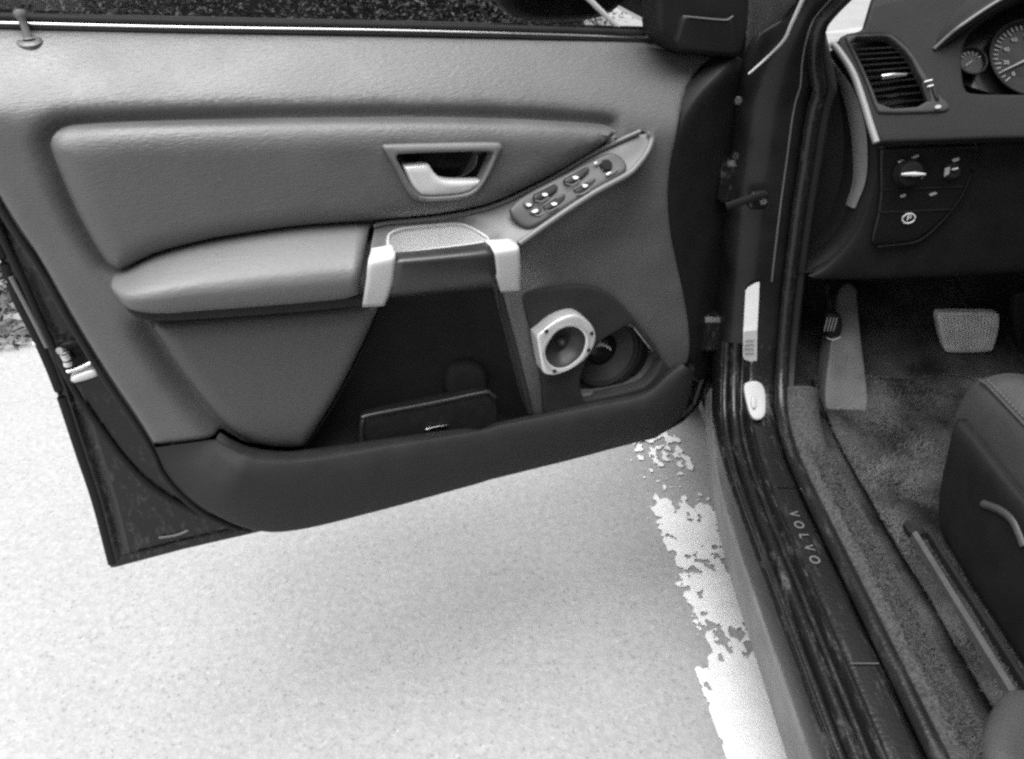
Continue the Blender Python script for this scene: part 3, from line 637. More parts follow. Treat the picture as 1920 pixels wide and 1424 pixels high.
tube('pod_rim', rimB, .0050, 'podgrey', DOOR)
# cup
cl = resample(chaikin(CUP, 2), n=60, closed=True); cc = cl.mean(0)
rows = []
for k, (s, dz) in enumerate(((1.04, .002), (1.0, .001), (.985, -.006), (.97, -.022), (.95, -.038), (.88, -.048), (.6, -.052), (.0, -.053))):
    q = cc + (cl - cc) * s; q = q + np.array((0, .10 * dz * -1, dz)); rows.append(q)
loft('handle_cup', rows, 'cup', DOOR, closed=True, sharp=60)
tube('cup_rim', cc + (cl - cc) * 1.02 + (0, -.001, .002), .0024, 'silver', DOOR, closed=True)
# silver straps and the grip between them
def strap(name, L, Rr, material, crown=.001, n=26, m=7, thick=.004):
    a, b = crom(L, n), crom(Rr, n); rows = []
    for k in range(m):
        f = k / (m - 1); r = a * (1 - f) + b * f; r[:, 1] -= crown * (1 - (2 * f - 1) ** 4); rows.append(r)
    return loft(name, rows, material, DOOR, sharp=60, thick=thick)
strap('handle_strap', [(0.4506,-0.052,0.8648),(0.4484,-0.058,0.8642),(0.4446,-0.067,0.8628),(0.4396,-0.078,0.8601),(0.4365,-0.082,0.8535),(0.4337,-0.079,0.8327),(0.4301,-0.072,0.8099),(0.4269,-0.062,0.7858)],
      [(0.4802,-0.05,0.8659),(0.4801,-0.056,0.865),(0.4787,-0.067,0.8638),(0.4772,-0.078,0.862),(0.4749,-0.082,0.8553),(0.4722,-0.079,0.8303),(0.4658,-0.072,0.8052),(0.4585,-0.062,0.7817)], 'silver')
strap('handle_strap', [(0.6184,-0.05,0.8516),(0.6188,-0.058,0.8512),(0.6201,-0.068,0.8499),(0.6193,-0.079,0.8476),(0.6202,-0.083,0.8407),(0.625,-0.078,0.8084),(0.6329,-0.07,0.7862),(0.6384,-0.062,0.772)],
      [(0.6599,-0.052,0.8479),(0.6602,-0.06,0.8475),(0.6604,-0.068,0.8479),(0.6602,-0.079,0.8471),(0.6602,-0.083,0.8412),(0.6641,-0.078,0.8105),(0.6676,-0.07,0.7847),(0.67,-0.062,0.7691)], 'silver')
strap('pull_handle', [(0.4829,-0.054,0.8541),(0.4821,-0.06,0.855),(0.4796,-0.07,0.8561),(0.4762,-0.08,0.855),(0.4742,-0.083,0.8494),(0.4711,-0.079,0.8264),(0.4651,-0.068,0.8036),(0.4642,-0.055,0.7911),(0.4694,-0.03,0.7789)],
      [(0.6169,-0.054,0.8492),(0.6181,-0.06,0.8496),(0.6198,-0.071,0.8494),(0.6202,-0.081,0.8466),(0.6206,-0.084,0.8394),(0.6255,-0.079,0.8113),(0.6312,-0.068,0.7918),(0.6368,-0.055,0.779),(0.6462,-0.03,0.7665)], 'grip', crown=.003, m=14)

# window switches
PL = [(0.6637,-0.034,0.8844),(0.6695,-0.028,0.8907),(0.6916,-0.02,0.9009),(0.7772,-0.014,0.9291),(0.828,-0.01,0.9462),(0.8472,-0.012,0.9471),(0.8603,-0.02,0.9372),(0.8613,-0.032,0.9255),(0.8481,-0.037,0.9185),(0.7968,-0.043,0.9024),(0.7297,-0.05,0.875),(0.7003,-0.052,0.8622),(0.6878,-0.051,0.8594),(0.6747,-0.045,0.8675)]
D('switch_plate', PL, 'plate', normal=(0, -1, .6), bulge=(.0045, .006), step=.007, skirt=.006)
SW = [[(0.7025,-0.031,0.9063),(0.7393,-0.026,0.9166),(0.7452,-0.029,0.9102),(0.7383,-0.033,0.9041),(0.7122,-0.037,0.8955),(0.7022,-0.036,0.8981)],
      [(0.7145,-0.04,0.8895),(0.7371,-0.036,0.8994),(0.7551,-0.035,0.9026),(0.751,-0.041,0.8901),(0.7247,-0.045,0.8824),(0.716,-0.045,0.8835)],
      [(0.7541,-0.026,0.9222),(0.7915,-0.021,0.9344),(0.8006,-0.023,0.9315),(0.7914,-0.028,0.9225),(0.7644,-0.033,0.9132),(0.7537,-0.031,0.9163)],
      [(0.7659,-0.036,0.9073),(0.7898,-0.032,0.9156),(0.8086,-0.03,0.9194),(0.8045,-0.036,0.9084),(0.7773,-0.041,0.9),(0.7679,-0.04,0.9009)]]
for q in SW:
    q = [(p[0], p[1] - .0025, p[2] + .0008) for p in q]
    D('window_switch', q, 'well', normal=(0, -1, .6), bulge=(.003, .004), step=.004, skirt=.004, cuts=1)
    a = np.array(q); lip = crom([a[3] * .5 + a[4] * .5, a[4], a[5]], 10) + (0, -.004, .001)
    tube('switch_lip', lip, .0011, 'rim', DOOR, n=6)
    hi = crom([a[0], a[0] * .4 + a[1] * .6, a[1]], 10) + (0, -.0035, .001)
    tube('switch_lip', hi, .0010, 'rim', DOOR, n=6)
def glyph(pts, material='white', name='switch_symbol'):
    cg = np.mean(np.array(pts), 0); pts = [tuple(cg + (np.array(p) - cg) * .78) for p in pts]
    D(name, [(p[0], p[1] - .002, p[2] + .0005) for p in pts], material, normal=(0, -1, .6), step=.003, skirt=.0008, cuts=0)
for q in ([(0.7131,-0.0385,0.9081),(0.7191,-0.0385,0.909),(0.7257,-0.0395,0.906),(0.7207,-0.041,0.9031),(0.7138,-0.041,0.9048)],
          [(0.7248,-0.046,0.8943),(0.7309,-0.046,0.8951),(0.7384,-0.047,0.8928),(0.7323,-0.049,0.8902),(0.7262,-0.049,0.891)],
          [(0.7645,-0.0335,0.9264),(0.7707,-0.0335,0.9273),(0.7783,-0.0345,0.9243),(0.7724,-0.036,0.9213),(0.7662,-0.036,0.9221)],
          [(0.7771,-0.0415,0.9151),(0.7834,-0.0415,0.9151),(0.7902,-0.0425,0.913),(0.7842,-0.044,0.91),(0.7788,-0.044,0.9107)],
          [(0.6883,-0.0385,0.8966),(0.6941,-0.039,0.896),(0.6995,-0.0405,0.8933),(0.6929,-0.042,0.8914),(0.6882,-0.041,0.8925)],
          [(0.6943,-0.045,0.8856),(0.7022,-0.0445,0.8885),(0.7077,-0.046,0.8866),(0.7028,-0.0475,0.8828),(0.695,-0.0475,0.8831)],
          [(0.8058,-0.0225,0.9397),(0.8134,-0.0215,0.9411),(0.8108,-0.0235,0.9378),(0.8061,-0.024,0.9369)],
          [(0.8189,-0.0375,0.9253),(0.8263,-0.037,0.9276),(0.8306,-0.0375,0.9273),(0.8234,-0.0395,0.9238),(0.8198,-0.0395,0.9233)]): glyph(q)
for q, r in (([(0.6983,-0.046,0.8805),(0.7057,-0.049,0.878),(0.7139,-0.048,0.8807)], .0012), ([(0.8202,-0.039,0.9215),(0.8312,-0.0385,0.9242),(0.8413,-0.036,0.9297)], .0012), ([(0.8093,-0.025,0.9351),(0.8222,-0.024,0.94),(0.8306,-0.0235,0.9397)], .0012), ([(0.8175,-0.031,0.9294),(0.8274,-0.031,0.9307),(0.8332,-0.03,0.9331)], .002)):
    tube('switch_lip', crom(q, 10), r, 'rim', DOOR, n=6)
mk = [(0.8257,-0.0285,0.9343)][0]
lathe('mirror_control', [(0, .004), (.007, .004), (.009, .002), (.010, -.002)], mk, (0, -1, .6), 'black', DOOR, n=20)
for q in ([(0.6854,-0.031,0.897),(0.7035,-0.031,0.8996),(0.7041,-0.038,0.8886),(0.6878,-0.04,0.8873)], [(0.6891,-0.043,0.884),(0.7115,-0.039,0.8896),(0.7147,-0.044,0.8817),(0.6996,-0.047,0.8756)]):
    D('lock_button', q, 'plate', normal=(0, -1, .6), bulge=(.003, .003), step=.004, skirt=.003, cuts=1)

# inner door release
D('release_bezel', RB, 'podgrey', holes=[RH], bulge=(.0045, .006), step=.006, skirt=.02, cuts=1)
D('release_recess', RB, 'gloss', bulge=(-.040, .022), step=.006, skirt=0, cuts=1)
D('release_lever', [(0.5102,-0.024,0.9676),(0.5141,-0.024,0.9679),(0.5446,-0.024,0.9668),(0.5477,-0.024,0.9657),(0.5533,-0.024,0.9552),(0.5616,-0.026,0.9449),(0.5737,-0.027,0.9407),(0.6016,-0.027,0.9374),(0.6239,-0.026,0.9352),(0.6229,-0.024,0.9308),(0.6128,-0.024,0.9225),(0.5923,-0.024,0.9179),(0.5373,-0.024,0.9217),(0.5282,-0.024,0.9275),(0.5197,-0.024,0.9393)], 'lever', bulge=(.006, .009), step=.005, skirt=.012, cuts=1)
tube('recess_arc', crom([(0.6295,0.004,0.9621),(0.625,0.004,0.9468),(0.6097,0.004,0.9359),(0.5915,0.004,0.9325),(0.5737,0.004,0.9369)], 20), .0018, 'podgrey', DOOR)

# lower pad
D('lower_pad', [(p[0], .014, p[2]) for p in LOWP], 'lowpad', bulge=(.024, .026), step=.008, skirt=.02)

# pocket
D('pocket_liner', [(0.473,0,0.7719),(0.5574,0,0.7679),(0.6503,0,0.763),(0.6685,0,0.7543),(0.6776,0,0.6949),(0.697,0,0.6198),(0.7147,0,0.5512),(0.7302,0,0.4791),(0.7361,0,0.3929),(0.5197,0,0.418),(0.3016,0,0.4591),(0.3163,0,0.5156),(0.3537,0,0.5588),(0.3937,0,0.6157),(0.439,0,0.6918),(0.4681,0,0.753)], 'pocket', bulge=(-.072, .05), step=.010, skirt=0, cuts=1)
D('pocket_emboss', [(0.5785,0.066,0.5103),(0.5794,0.066,0.5718),(0.5937,0.066,0.585),(0.6274,0.066,0.5842),(0.6521,0.066,0.5678),(0.6589,0.066,0.5484),(0.661,0.066,0.4903)], 'pocket', bulge=(.016, .014), step=.006)
tube('pocket_edge', crom([(0.6616,-0.001,0.7409),(0.6687,-0.001,0.7001),(0.6858,-0.001,0.63),(0.703,-0.001,0.5556),(0.7171,-0.001,0.49)], 30), .005, 'hard', DOOR)

# lower panel (front wall of the pocket)
K1 = [(0.1998,0,0.5827),(0.2141,0,0.5657),(0.2387,0,0.5445),(0.2788,0,0.526),(0.3242,0,0.5167),(0.4175,0,0.5075),(0.5243,0,0.4968),(0.5898,0,0.4886),(0.6173,0,0.478),(0.6477,0,0.4851),(0.7176,0,0.4846),(0.8157,0,0.4836),(0.9436,0,0.4801),(0.9853,0,0.5015),(1.0103,0,0.5267)]
K2 = [(0.1918,-0.006,0.5757),(0.2085,-0.022,0.567),(0.2267,-0.038,0.5589),(0.2574,-0.047,0.5443),(0.3263,-0.047,0.5289),(0.4266,-0.047,0.5221),(0.5298,-0.047,0.5146),(0.5899,-0.047,0.5107),(0.6129,-0.047,0.5091),(0.6489,-0.047,0.5108),(0.7339,-0.047,0.5081),(0.8193,-0.047,0.506),(0.9213,-0.047,0.5054),(0.9713,-0.047,0.5374),(0.9985,-0.047,0.5541)]
K5 = [(0.1049,-0.006,0.5835),(0.1212,-0.006,0.5144),(0.1563,-0.006,0.4426),(0.2153,-0.006,0.3827),(0.2867,-0.006,0.3585),(0.4309,-0.006,0.3563),(0.565,-0.006,0.3601),(0.6062,-0.006,0.3613),(0.6375,-0.006,0.3632),(0.6799,-0.006,0.3632),(0.7995,-0.006,0.3629),(0.8806,-0.006,0.3645),(0.9844,-0.006,0.3699),(1.043,-0.006,0.4088),(1.0556,-0.006,0.5117)]
n = 160; a1, a2, a5 = crom(K1, n), crom(K2, n), crom(K5, n)
rows = [a1 + (0, .012, -.10), a1 + (0, .006, -.03), a1 + (0, .001, -.004), a1 + (0, -.002, .0005), a1 * .6 + a2 * .4 + (0, 0, .0015), a1 * .25 + a2 * .75 + (0, 0, .001), a2, a2 * .985 + a5 * .015 + (0, -.003, 0), a2 * .96 + a5 * .04 + (0, -.0055, 0)]
for t in (.1, .2, .32, .45, .58, .7, .82, .92, .97):
    r = a2 * (1 - t) + a5 * t; r[:, 1] = -(.053 * (1 - t ** 2.2) + .008 * t ** 2.2); rows.append(r)
tp = (1 - sstep(np.linspace(0, 1, n) / .16))
for k in range(7, len(rows)):
    rows[k][:, 1] = rows[k][:, 1] * (1 - tp) + (-.006) * tp
rows += [a5 + (0, .0, 0), a5 + (0, .006, .001), a5 + (0, .05, .004), a5 + (0, .085, .008)]
loft('lower_panel', rows, 'hard', DOOR, sharp=60, flip=True)

# speaker panel, tweeter, woofer
SP = [(0.6958,-0.006,0.7351),(0.7175,-0.006,0.7351),(0.7839,-0.006,0.7322),(0.8269,-0.006,0.7228),(0.8639,-0.006,0.7014),(0.9039,-0.006,0.658),(0.9377,-0.006,0.6086),(0.9839,-0.006,0.5439),(1.0078,-0.006,0.5176),(0.9855,-0.006,0.4894),(0.9406,-0.006,0.476),(0.8395,-0.006,0.4744),(0.7423,-0.006,0.4798),(0.7397,-0.006,0.5037),(0.7366,-0.006,0.5507),(0.722,-0.006,0.6345),(0.7046,-0.006,0.6956)]
WH = [(0.8439,-0.006,0.6136),(0.8624,-0.006,0.6205),(0.9046,-0.006,0.6378),(0.9078,-0.006,0.6382),(0.9276,-0.006,0.6117),(0.9766,-0.006,0.5478),(0.9768,-0.006,0.5454),(0.9683,-0.006,0.5194),(0.9551,-0.006,0.5036),(0.9387,-0.006,0.4956),(0.8825,-0.006,0.4947),(0.8252,-0.006,0.4956),(0.8184,-0.006,0.5007),(0.8107,-0.006,0.5256),(0.8115,-0.006,0.5525),(0.8226,-0.006,0.5833)]
D('speaker_panel', SP, 'hard', holes=[WH], bulge=(.004, .006), step=.007, skirt=.02, cuts=1)
tube('speaker_opening_rim', crom([(0.9153,0.006,0.6288),(0.9505,0.006,0.5832),(0.9872,0.006,0.5366),(0.9777,0.006,0.5082),(0.9643,0.006,0.4921),(0.9465,0.006,0.4855),(0.8896,0.006,0.4846),(0.8305,0.006,0.4858)], 50), .0030, 'silver', DOOR)
wc = np.array([(0.8798,0.045,0.5617)][0])
for nm, pr, m in (('woofer_cone', [(.0, -.006), (.022, -.005), (.030, -.002), (.042, .006), (.058, .016)], 'wcone'),
                  ('woofer_surround', [(.058, .016), (.060, .021), (.064, .023), (.068, .020), (.070, .015)], 'rubber'),
                  ('woofer_basket', [(.070, .015), (.074, .018), (.080, .018), (.082, .015), (.084, .008), (.110, .008)], 'black')):
    lathe(nm, pr, wc, (0, -1, .06), m, DOOR, n=64)
lathe('woofer_dust_cap', [(0, .012), (.010, .0112), (.020, .008), (.028, .003), (.033, -.002)], wc + (0, 0, 0), (0, -1, .06), 'gloss', DOOR, n=40)
mk = crom([(0.8532,0.03,0.5842),(0.8707,0.03,0.5828),(0.8927,0.03,0.5669)], 8)
for k in range(7):
    a = mk[k] + (0, 0, .003)
    tube('cap_mark', [a, a + np.array((.004, -.0005, -.008))], .0011, 'white', DOOR, n=5)
for px_ in [(0.9095,0.028,0.4812),(0.9372,0.028,0.4808)]:
    lathe('speaker_screw', [(0, .004), (.004, .0035), (.005, 0)], px_, (0, -1, .2), 'chrome', DOOR, n=12)
TW = [(0.7123,-0.032,0.6631),(0.7132,-0.032,0.6659),(0.7255,-0.032,0.6735),(0.7407,-0.032,0.6844),(0.7598,-0.032,0.6907),(0.7782,-0.032,0.6921),(0.7932,-0.032,0.6873),(0.81,-0.032,0.671),(0.82,-0.032,0.6547),(0.824,-0.032,0.6394),(0.8209,-0.032,0.6233),(0.8135,-0.032,0.609),(0.7979,-0.032,0.5942),(0.7759,-0.032,0.584),(0.7507,-0.032,0.58),(0.7356,-0.032,0.5834),(0.7264,-0.032,0.5897),(0.7243,-0.032,0.5955),(0.7189,-0.032,0.623)]
TH_ = [(0.8007,-0.032,0.6379),(0.795,-0.032,0.6515),(0.7855,-0.032,0.6616),(0.7744,-0.032,0.6668),(0.7607,-0.032,0.6665),(0.7482,-0.032,0.6609),(0.7388,-0.032,0.6486),(0.7323,-0.032,0.6356),(0.7336,-0.032,0.6208),(0.7409,-0.032,0.6077),(0.7541,-0.032,0.5985),(0.7693,-0.032,0.5973),(0.7851,-0.032,0.6055),(0.7958,-0.032,0.6159)]
tc_ = np.mean(np.array(TH_), 0); TH_ = [tuple(tc_ + (np.array(p) - tc_) * 1.09) for p in TH_]
D('tweeter_ring', TW, 'alu', holes=[TH_], bulge=(.004, .006), step=.005, skirt=.024, cuts=1)
hl = resample(chaikin(TH_, 2), n=56, closed=True); hc = hl.mean(0)
rows = [hc + (hl - hc) * s + np.array((0, dy, 0)) for s, dy in ((1.02, -.003), (1.0, .0), (.97, .004), (.8, .012), (.6, .02), (.42, .026), (.3, .029), (.0, .029))]
loft('tweeter_horn', rows, 'cone', DOOR, closed=True, sharp=60)
lathe('tweeter_bullet', [(0, .022), (.003, .0215), (.006, .018), (.0085, .010), (.0095, .0)], hc + (0, .028, 0), (0, -1, .1), 'cone', DOOR, n=24)
tube('ring_groove', hc + (np.vstack([hl]) - hc) * 1.18 + (0, -.0052, 0), .0006, 'grey', DOOR, closed=True, n=5)
for q in [(0.7287,-0.038,0.6719),(0.8132,-0.038,0.6509),(0.8089,-0.038,0.6195),(0.7457,-0.038,0.5909)]:
    lathe('ring_screw', [(0, .001), (.003, .001), (.0036, -.001)], q, (0, -1, .05), 'black', DOOR, n=12)

# ---- metal shell of the door behind the trim
SH = [(-0.0314,0.1,1.1636),(-0.0321,0.1,1.08),(-0.0292,0.1,0.9808),(-0.0268,0.1,0.8779),(-0.0274,0.1,0.8078),(-0.0212,0.1,0.7472),(-0.0168,0.1,0.6589),(-0.0189,0.1,0.5336),(-0.0208,0.1,0.4344),(-0.03,0.1,0.2941),(-0.0309,0.1,0.2868),(-0.0257,0.1,0.2874),(-0.0058,0.1,0.2878),(0.0944,0.1,0.2902),(0.2151,0.1,0.2873),(0.5414,0.1,0.2828),(0.9294,0.1,0.2758),(1.0527,0.1,0.2747),(1.1231,0.1,0.3018),(1.1592,0.1,0.3348),(1.1745,0.1,0.4129),(1.1728,0.1,0.5893),(1.1663,0.1,0.7902),(1.1565,0.1,0.9385),(1.1447,0.1,1.0885),(0.9691,0.1,1.1043),(0.5141,0.1,1.1364),(0.0628,0.1,1.1672)]
def shell_field(P, d):
    u, v = P[:, 0], P[:, 2]
    w = .006 * sstep(d / .004) - .004 * sstep((d - .016) / .003) + .014 * sstep((d - .02) / .02)
    return w * sstep((1.03 - v) / .05)
D('inner_panel', SH, 'jamb', flat=True, normal=(0, -1, 0), field=shell_field, step=.010, rings=[.003, .008, .015, .020, .028, .038, .055], skirt=.012, cuts=0)
def skin_field(P, d): return -.055 * np.sqrt(np.clip(1 - (1 - np.clip(d / .25, 0, 1)) ** 2, 0, 1))
D('outer_skin', [(p[0], p[1] + .012, p[2]) for p in SH], 'paint', flat=True, normal=(0, -1, 0), field=skin_field, step=.03, skirt=.0, cuts=0)
seal = crom([(-0.0278,0.08,1.1317),(-0.0184,0.08,1.0057),(-0.0119,0.08,0.9089),(-0.0057,0.08,0.8435),(0.0005,0.08,0.7547),(0.0098,0.08,0.6644),(0.0276,0.08,0.5841),(0.0516,0.08,0.5001),(0.086,0.08,0.4316),(0.1464,0.08,0.3601),(0.2081,0.08,0.3094)], 80)
tube('door_seal', seal, .0050, 'dash', DOOR, flat=.8)
hem = crom([(-0.0234,0.094,1.1525),(-0.0247,0.094,0.9923),(-0.0236,0.094,0.8797),(-0.0231,0.094,0.8064),(-0.0162,0.094,0.7457),(-0.0119,0.094,0.6594),(-0.0138,0.094,0.5343),(-0.0153,0.094,0.4363),(-0.0242,0.094,0.3001)], 80)
tube('hem_flange', hem, .0065, 'dash', DOOR, flat=.5)
seal2 = crom([(-0.0062,0.014,1.1012),(-0.0008,0.014,1.0345),(0.0115,0.014,0.9647),(0.0204,0.014,0.9233),(0.0314,0.014,0.8832),(0.0453,0.014,0.8018),(0.065,0.014,0.7055),(0.0889,0.014,0.6105),(0.0987,0.014,0.5612),(0.104,0.014,0.5183),(0.1218,0.014,0.4676),(0.1531,0.014,0.4147),(0.1941,0.014,0.3728)], 90)
tube('trim_seal', seal2, .005, 'rubber', DOOR)
strip = crom([(-0.0198,0.088,0.8425),(-0.0114,0.088,0.7753),(-0.0065,0.088,0.7292)], 20); tube('edge_moulding', strip, .0032, 'rim', DOOR, flat=.6)
tube('edge_clip', [(-0.0236,0.095,0.7344),(-0.0083,0.095,0.7348)], .0032, 'white', DOOR)
tube('drain_slot', crom([(0.0606,0.082,0.3418),(0.0877,0.082,0.3387),(0.1086,0.082,0.3427)], 10), .0022, 'podgrey', DOOR)
# latch
D('latch_plate', [(0.0009,0.078,0.7329),(0.0409,0.078,0.7423),(0.0532,0.078,0.6892),(0.0478,0.078,0.6737),(0.0132,0.078,0.6629),(0.003,0.078,0.6839)], 'black', bulge=(.004, .006), step=.007, skirt=.02)
D('latch_mouth', [(0.0229,0.068,0.7301),(0.0372,0.068,0.7368),(0.0411,0.068,0.7191),(0.0264,0.068,0.7115)], 'gloss', bulge=(-.015, .012), step=.005, skirt=.0)
lathe('latch_claw', [(0, .008), (.005, .008), (.007, .004), (.007, 0)], [(0.0165,0.064,0.7335)][0], (-.4, -1, .3), 'chrome', DOOR, n=16)
tube('latch_claw', crom([(0.0167,0.064,0.7265),(0.0179,0.064,0.7156),(0.017,0.064,0.7068)], 8), .006, 'lever', DOOR)
tube('latch_bar', crom([(0.013,0.064,0.6969),(0.0307,0.064,0.7002),(0.0477,0.064,0.7055)], 8), .0028, 'chrome', DOOR)
D('latch_cover', [(0.014,0.064,0.6876),(0.0256,0.064,0.6913),(0.0496,0.064,0.696),(0.0552,0.064,0.6837),(0.0382,0.064,0.6793),(0.0191,0.064,0.6772),(0.014,0.064,0.6793)], 'lever', bulge=(.005, .008), step=.005, skirt=.01)

# ---- window belt, glass, frame, mirror corner
b0 = BELT.copy()
tube('belt_seal', b0 + (0, .006, .0085), .0062, 'rubber', DOOR)
tube('belt_moulding', b0 + (0, -.002, .0035), .0019, 'chrome', DOOR)
tube('belt_seal', b0 + (0, .0, -.0015), .0036, 'rubber', DOOR)
gl_ = [(-0.0174,0.108,1.1619),(0.0584,0.108,1.1558),(0.5146,0.108,1.1215),(0.9265,0.108,1.0913),(0.9265,0.108,1.0913)]; gtop = [(0.8542,0.108,1.1484)][0]
g0 = np.array(gl_[3]); gd = np.array(gtop) - g0; gt = g0 + gd * (0.33 / gd[2])
gpts = [tuple(gl_[0]), tuple(gl_[1]), tuple(gl_[2]), tuple(g0), tuple(gt), (gl_[0][0] + .1, .108, gt[2] + .12), (gl_[0][0], .108, gt[2])]
D('window_glass', gpts, 'tint', flat=True, cuts=0, step=.06, skirt=.004, back=True)
gq = [(0.9817,0.108,1.0866)][0]
D('quarter_glass', [tuple(g0 + (.004, 0, 0)), tuple(gq), (gq[0] - .01, .108, gt[2]), tuple(gt + (.004, 0, 0))], 'clear', flat=True, cuts=0, step=.06, skirt=.004, back=True)
tube('division_bar', [tuple(g0 + (.001, -.003, -.004)), tuple((g0 + gt) / 2 + (.001, -.003, 0)), tuple(gt + (.001, -.003, 0))], .0042, 'lever', DOOR, flat=.7)
tube('quarter_seal', crom([(0.9141,0.105,1.1057),(0.929,0.105,1.0995),(0.9692,0.105,1.0941)], 10), .0022, 'lever', DOOR)
D('mirror_corner_trim', [*[(0.9338,0.042,1.1078),(0.9432,0.042,1.0982),(0.9684,0.042,1.0775),(1.0059,0.042,1.072),(1.0877,0.042,1.0604),(1.0917,0.042,1.061),(1.0991,0.042,1.0988),(1.0945,0.042,1.1453),(1.0881,0.042,1.19)], (1.02, .06, 1.34), (.985, .06, 1.34), *[(0.9235,0.042,1.1949),(0.9281,0.042,1.1523)]], 'black', flat=False, bulge=(.010, .012), step=.01, skirt=.04, cuts=1)
D('mirror_corner_cover', [(0.9578,0.026,1.0845),(0.969,0.026,1.1289),(0.9726,0.026,1.1302),(1.0482,0.026,1.1213),(1.0575,0.026,1.1239),(1.0786,0.026,1.0708),(1.075,0.026,1.0686),(0.9948,0.026,1.0783)], 'black', bulge=(.004, .005), step=.008, skirt=.012, cuts=1)
tube('cover_edge', crom([(0.967,0.0215,1.1303),(1.0042,0.0215,1.1255),(1.0431,0.0215,1.1213),(1.0506,0.0215,1.1232),(1.0559,0.0215,1.126)], 16), .0013, 'podgrey', DOOR, n=6)
lathe('trim_screw', [(0, .002), (.008, .002), (.011, .0)], [(1.1143,0.03,1.0855)][0], (.2, -1, 0), 'black', DOOR, n=20)
fr = [tuple(gpts[0]), tuple(gpts[6]), (gpts[6][0] + .08, .108, gpts[6][2] + .10), (gt[0] * .5 + .02, .108, gt[2] + .13), (gt[0] + .02, .108, gt[2] + .02), (1.0, .075, 1.30), (1.10, .07, 1.10)]
tube('window_frame', crom(fr, 60), .02, 'black', DOOR, flat=.7)
# outside mirror
mh = np.array([(0.8543,0.2,1.1606)][0])
hou = []
for k, (s, dx) in enumerate(((.0, -.01), (.55, -.01), (.85, .0), (1.0, .02), (1.0, .05), (.9, .075), (.6, .095), (.0, .10))):
    ring = []
    for j in range(28):
        a = 2 * math.pi * j / 28; e = .62
        cx = math.copysign(abs(math.cos(a)) ** e, math.cos(a)); cz = math.copysign(abs(math.sin(a)) ** e, math.sin(a))
        ring.append(mh + np.array((cx * .115 * s, dx - .02, cz * .075 * s + .02)))
    hou.append(ring)
loft('mirror_housing', hou, 'black', DOOR, closed=True, sharp=50)
loft('mirror_arm', [[mh + np.array((.09, y_, z_)) for y_, z_ in ((.0, -.03), (.05, -.03), (.05, .0), (.0, .0))], [np.array((1.03, .10 + y_, 1.11 + z_)) for y_, z_ in ((.0, -.03), (.05, -.03), (.05, .02), (.0, .02))]], 'paint', DOOR, closed=True)
# lock knob
lk = np.array([(0.0884,0.076,1.1406)][0])
lathe('lock_knob', [(.008, .0), (.0058, .002), (.0046, .008), (.0043, .016), (.0046, .022), (.0066, .025), (.0074, .029), (.0062, .032), (.0, .033)], lk, (-.06, .12, 1), 'rim', DOOR, n=28)
lathe('lock_knob_base', [(.017, -.006), (.016, -.001), (.013, .001), (.009, .0015), (.008, 0)], lk, (0, -.3, 1), 'vinyl', DOOR, n=30)

# ---- a case lying in the door pocket (a thing of its own)
CASE = empty('leather_case', tuple((Matrix.Translation((-.634, .928, 0)) @ Matrix.Rotation(math.atan2(.37, .93), 4, 'Z')) @ Vector((.45, .02, .45))), math.atan2(.37, .93))
tag(CASE, 'black leather case with shiny rolled rim standing in the door pocket', 'case')
di = (Matrix.Translation((-.634, .928, 0)) @ Matrix.Rotation(math.atan2(.37, .93), 4, 'Z')); off = np.array((.45, .02, .45))
def dl(pts): return [tuple(np.array(p) - off) for p in pts]
patch('cover', dl([(0.4109,0.02,0.4697),(0.4168,0.02,0.5284),(0.4207,0.02,0.5404),(0.4293,0.02,0.5447),(0.5385,0.02,0.5415),(0.6299,0.02,0.5416),(0.6438,0.02,0.5383),(0.6557,0.02,0.5287),(0.6606,0.02,0.5162),(0.6631,0.02,0.4598),(0.6647,0.02,0.3988),(0.5254,0.02,0.4138)]), 'case', CASE, bulge=(.005, .012), step=.008, skirt=.016, cuts=1)
patch('back_cover', dl([(0.4175,0.04,0.4538),(0.4241,0.04,0.5201),(0.4348,0.04,0.535),(0.5441,0.04,0.5345),(0.637,0.04,0.5347),(0.6531,0.04,0.5298),(0.6651,0.04,0.5167),(0.6722,0.04,0.3827)]), 'case', CASE, bulge=(.004, .01), step=.010, skirt=.012, cuts=1)
tube('rolled_rim', np.array(dl(crom([(0.4138,0.014,0.4934),(0.4172,0.014,0.5278),(0.4222,0.014,0.5417),(0.4317,0.014,0.5469),(0.5369,0.014,0.5445),(0.6328,0.014,0.5434),(0.6456,0.014,0.5392),(0.6555,0.014,0.5279)], 50))), .0042, 'caserim', CASE)
patch('metal_tab', dl([(0.5244,0.011,0.4917),(0.5266,0.011,0.4968),(0.5643,0.011,0.496),(0.568,0.011,0.4917),(0.5639,0.011,0.487),(0.5271,0.011,0.4887)]), 'chrome', CASE, bulge=(.001, .002), step=.004, skirt=.002, cuts=1)

